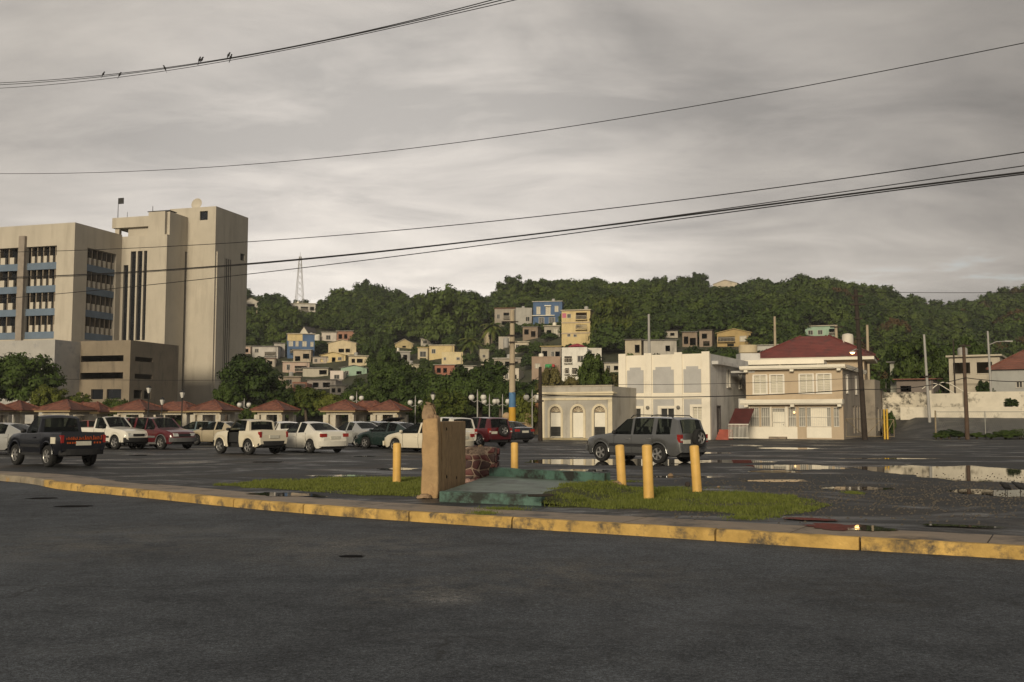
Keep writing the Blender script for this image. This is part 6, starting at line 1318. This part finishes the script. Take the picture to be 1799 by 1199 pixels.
lowwire(J(1514, 640, 74.8), J(1480, 660, 76), .1, .02, 'short drop cable to the beige house'); lowwire(J(0, 664, 86), J(420, 668, 96), .1, .02, 'thin cable crossing the foot of the tower')
# perched birds
M_BIRD = mat('bird_dark', (.02, .02, .022), .8)
def bird(p, lab, rz): 
    t = thing('bird', lab, 'bird', p, rz); t.scale = (.62, .62, .62); m = MB(); m.lathe([(.004, -.13), (.03, -.06), (.055, .0), (.05, .06), (.03, .1), (.038, .13), (.03, .165), (.006, .19)], 10, Matrix.Rotation(R(25), 4, 'Y')); m.build('body', M_BIRD, t, 60)
    MB().hexa([(-.03, -.012, -.10), (-.03, .012, -.10), (-.10, .02, -.22), (-.10, -.02, -.22), (-.02, -.012, -.10), (-.02, .012, -.10), (-.09, .02, -.22), (-.09, -.02, -.22)]).build('tail', M_BIRD, t); MB().cyl((.09, 0, .15), (.13, 0, .145), .008, .002, 6).build('beak', M_BIRD, t)
def onwire(P, px): q = min(P, key=lambda p: abs(proj(p)[0] - px)); i = P.index(q); j = i + 1 if proj(q)[0] < px else i - 1; b = P[j]; a0, b0 = proj(q)[0], proj(b)[0]; t = (px - a0) / (b0 - a0); return Vector(q).lerp(Vector(b), t) + Vector((0, 0, .08))
for P, px, lab in ((WA, 350, 'small dark bird on the upper cable beside another bird'), (WA, 401, 'small dark bird perched highest on the upper cable'), (WB, 181, 'small dark bird perched alone far along the middle cable'), (WC_, 210, 'small dark bird lowest on the bottom cable'), (WC_, 290, 'small dark bird in the middle of the bottom cable'), (WC_, 405, 'small dark bird on the bottom cable under the highest bird'), (WA, 354, 'small dark bird pressed close against its neighbour on the cable')): bird(onwire(P, px), lab, R(random.choice((20, 200, -30))))
# bird standing in the lot and litter
c = gp(1762, 869); 
def pigeon(c, rz, lab):
    t = thing('pigeon', lab, 'bird', (c.x, c.y, 0), rz); m = MB(); m.lathe([(.006, -.17), (.04, -.1), (.07, 0), (.06, .07), (.03, .12), (.035, .16), (.01, .2)], 12, Matrix.Translation((0, 0, .17)) @ Matrix.Rotation(R(62), 4, 'Y')); m.build('body', M_BIRD, t, 60); m = MB(); m.cyl((0, .025, 0), (0, .025, .13), .007); m.cyl((0, -.025, 0), (0, -.025, .13), .007); m.build('leg', M_BIRD, t)
pigeon(gp(1768, 868), R(200), 'dark pigeon walking through the puddle on the wet lot'); pigeon(gp(1793, 868), R(150), 'dark pigeon at the puddle cut by the picture edge')
for px, py, s, lab in ((1178, 838, .09, 'brown stone lying on the lot edge by the grass'), (1262, 857, .04, 'tiny dark stone beside the end bollard'), (415, 890, .05, 'pale crumpled litter in the gutter'), (600, 980, 0, '')):
    if not s: continue
    c = gp(px, py, -.15 if py > 880 else 0); tag(ob('stone' if py < 880 else 'litter', rough_mesh('stone', (s*2, s*1.5, s), 3, s*.25, 6, .7, px), mat('litter_%d' % px, (.22, .15, .09) if py < 880 else (.6, .58, .52), .9), None, c), lab, 'stone' if py < 880 else 'litter')
for px, py, ex, ey in ((618, 978, .17, .06), (130, 890, .4, .12), (75, 876, .35, .12)):
    c = gp(px, py, -.15); struct(MB().add([(c.x + ex * math.cos(a) * (1 + .3*mn.noise(Vector((math.cos(a)*2, math.sin(a)*2, px)))), c.y + ey * 2 * math.sin(a) * (1 + .3*mn.noise(Vector((math.sin(a)*2, 3, px)))), -.146) for a in np.linspace(0, 6.2, 30)], [tuple(range(30))]).build('tar_patch', mat('tar_patch', (.008, .008, .009), .95, spec=.05)))

# ---------------------------------------------------------------- humid air
hz_ = MB().box(-960, 960, -360, 1260, -1.5, 84).build('haze', None); struct(hz_, 'stuff'); hz_['label'] = 'thin humid air over the whole place'; hz_['category'] = 'haze'
hm = bpy.data.materials.new('humid_air'); hm.use_nodes = True; hm.node_tree.nodes.clear()
pv = N(hm.node_tree, 'ShaderNodeVolumePrincipled'); pv.inputs['Color'].default_value = (.92, .93, .95, 1); pv.inputs['Density'].default_value = .0002
mo = N(hm.node_tree, 'ShaderNodeOutputMaterial'); hm.node_tree.links.new(pv.outputs[0], mo.inputs['Volume']); hz_.data.materials.append(hm)
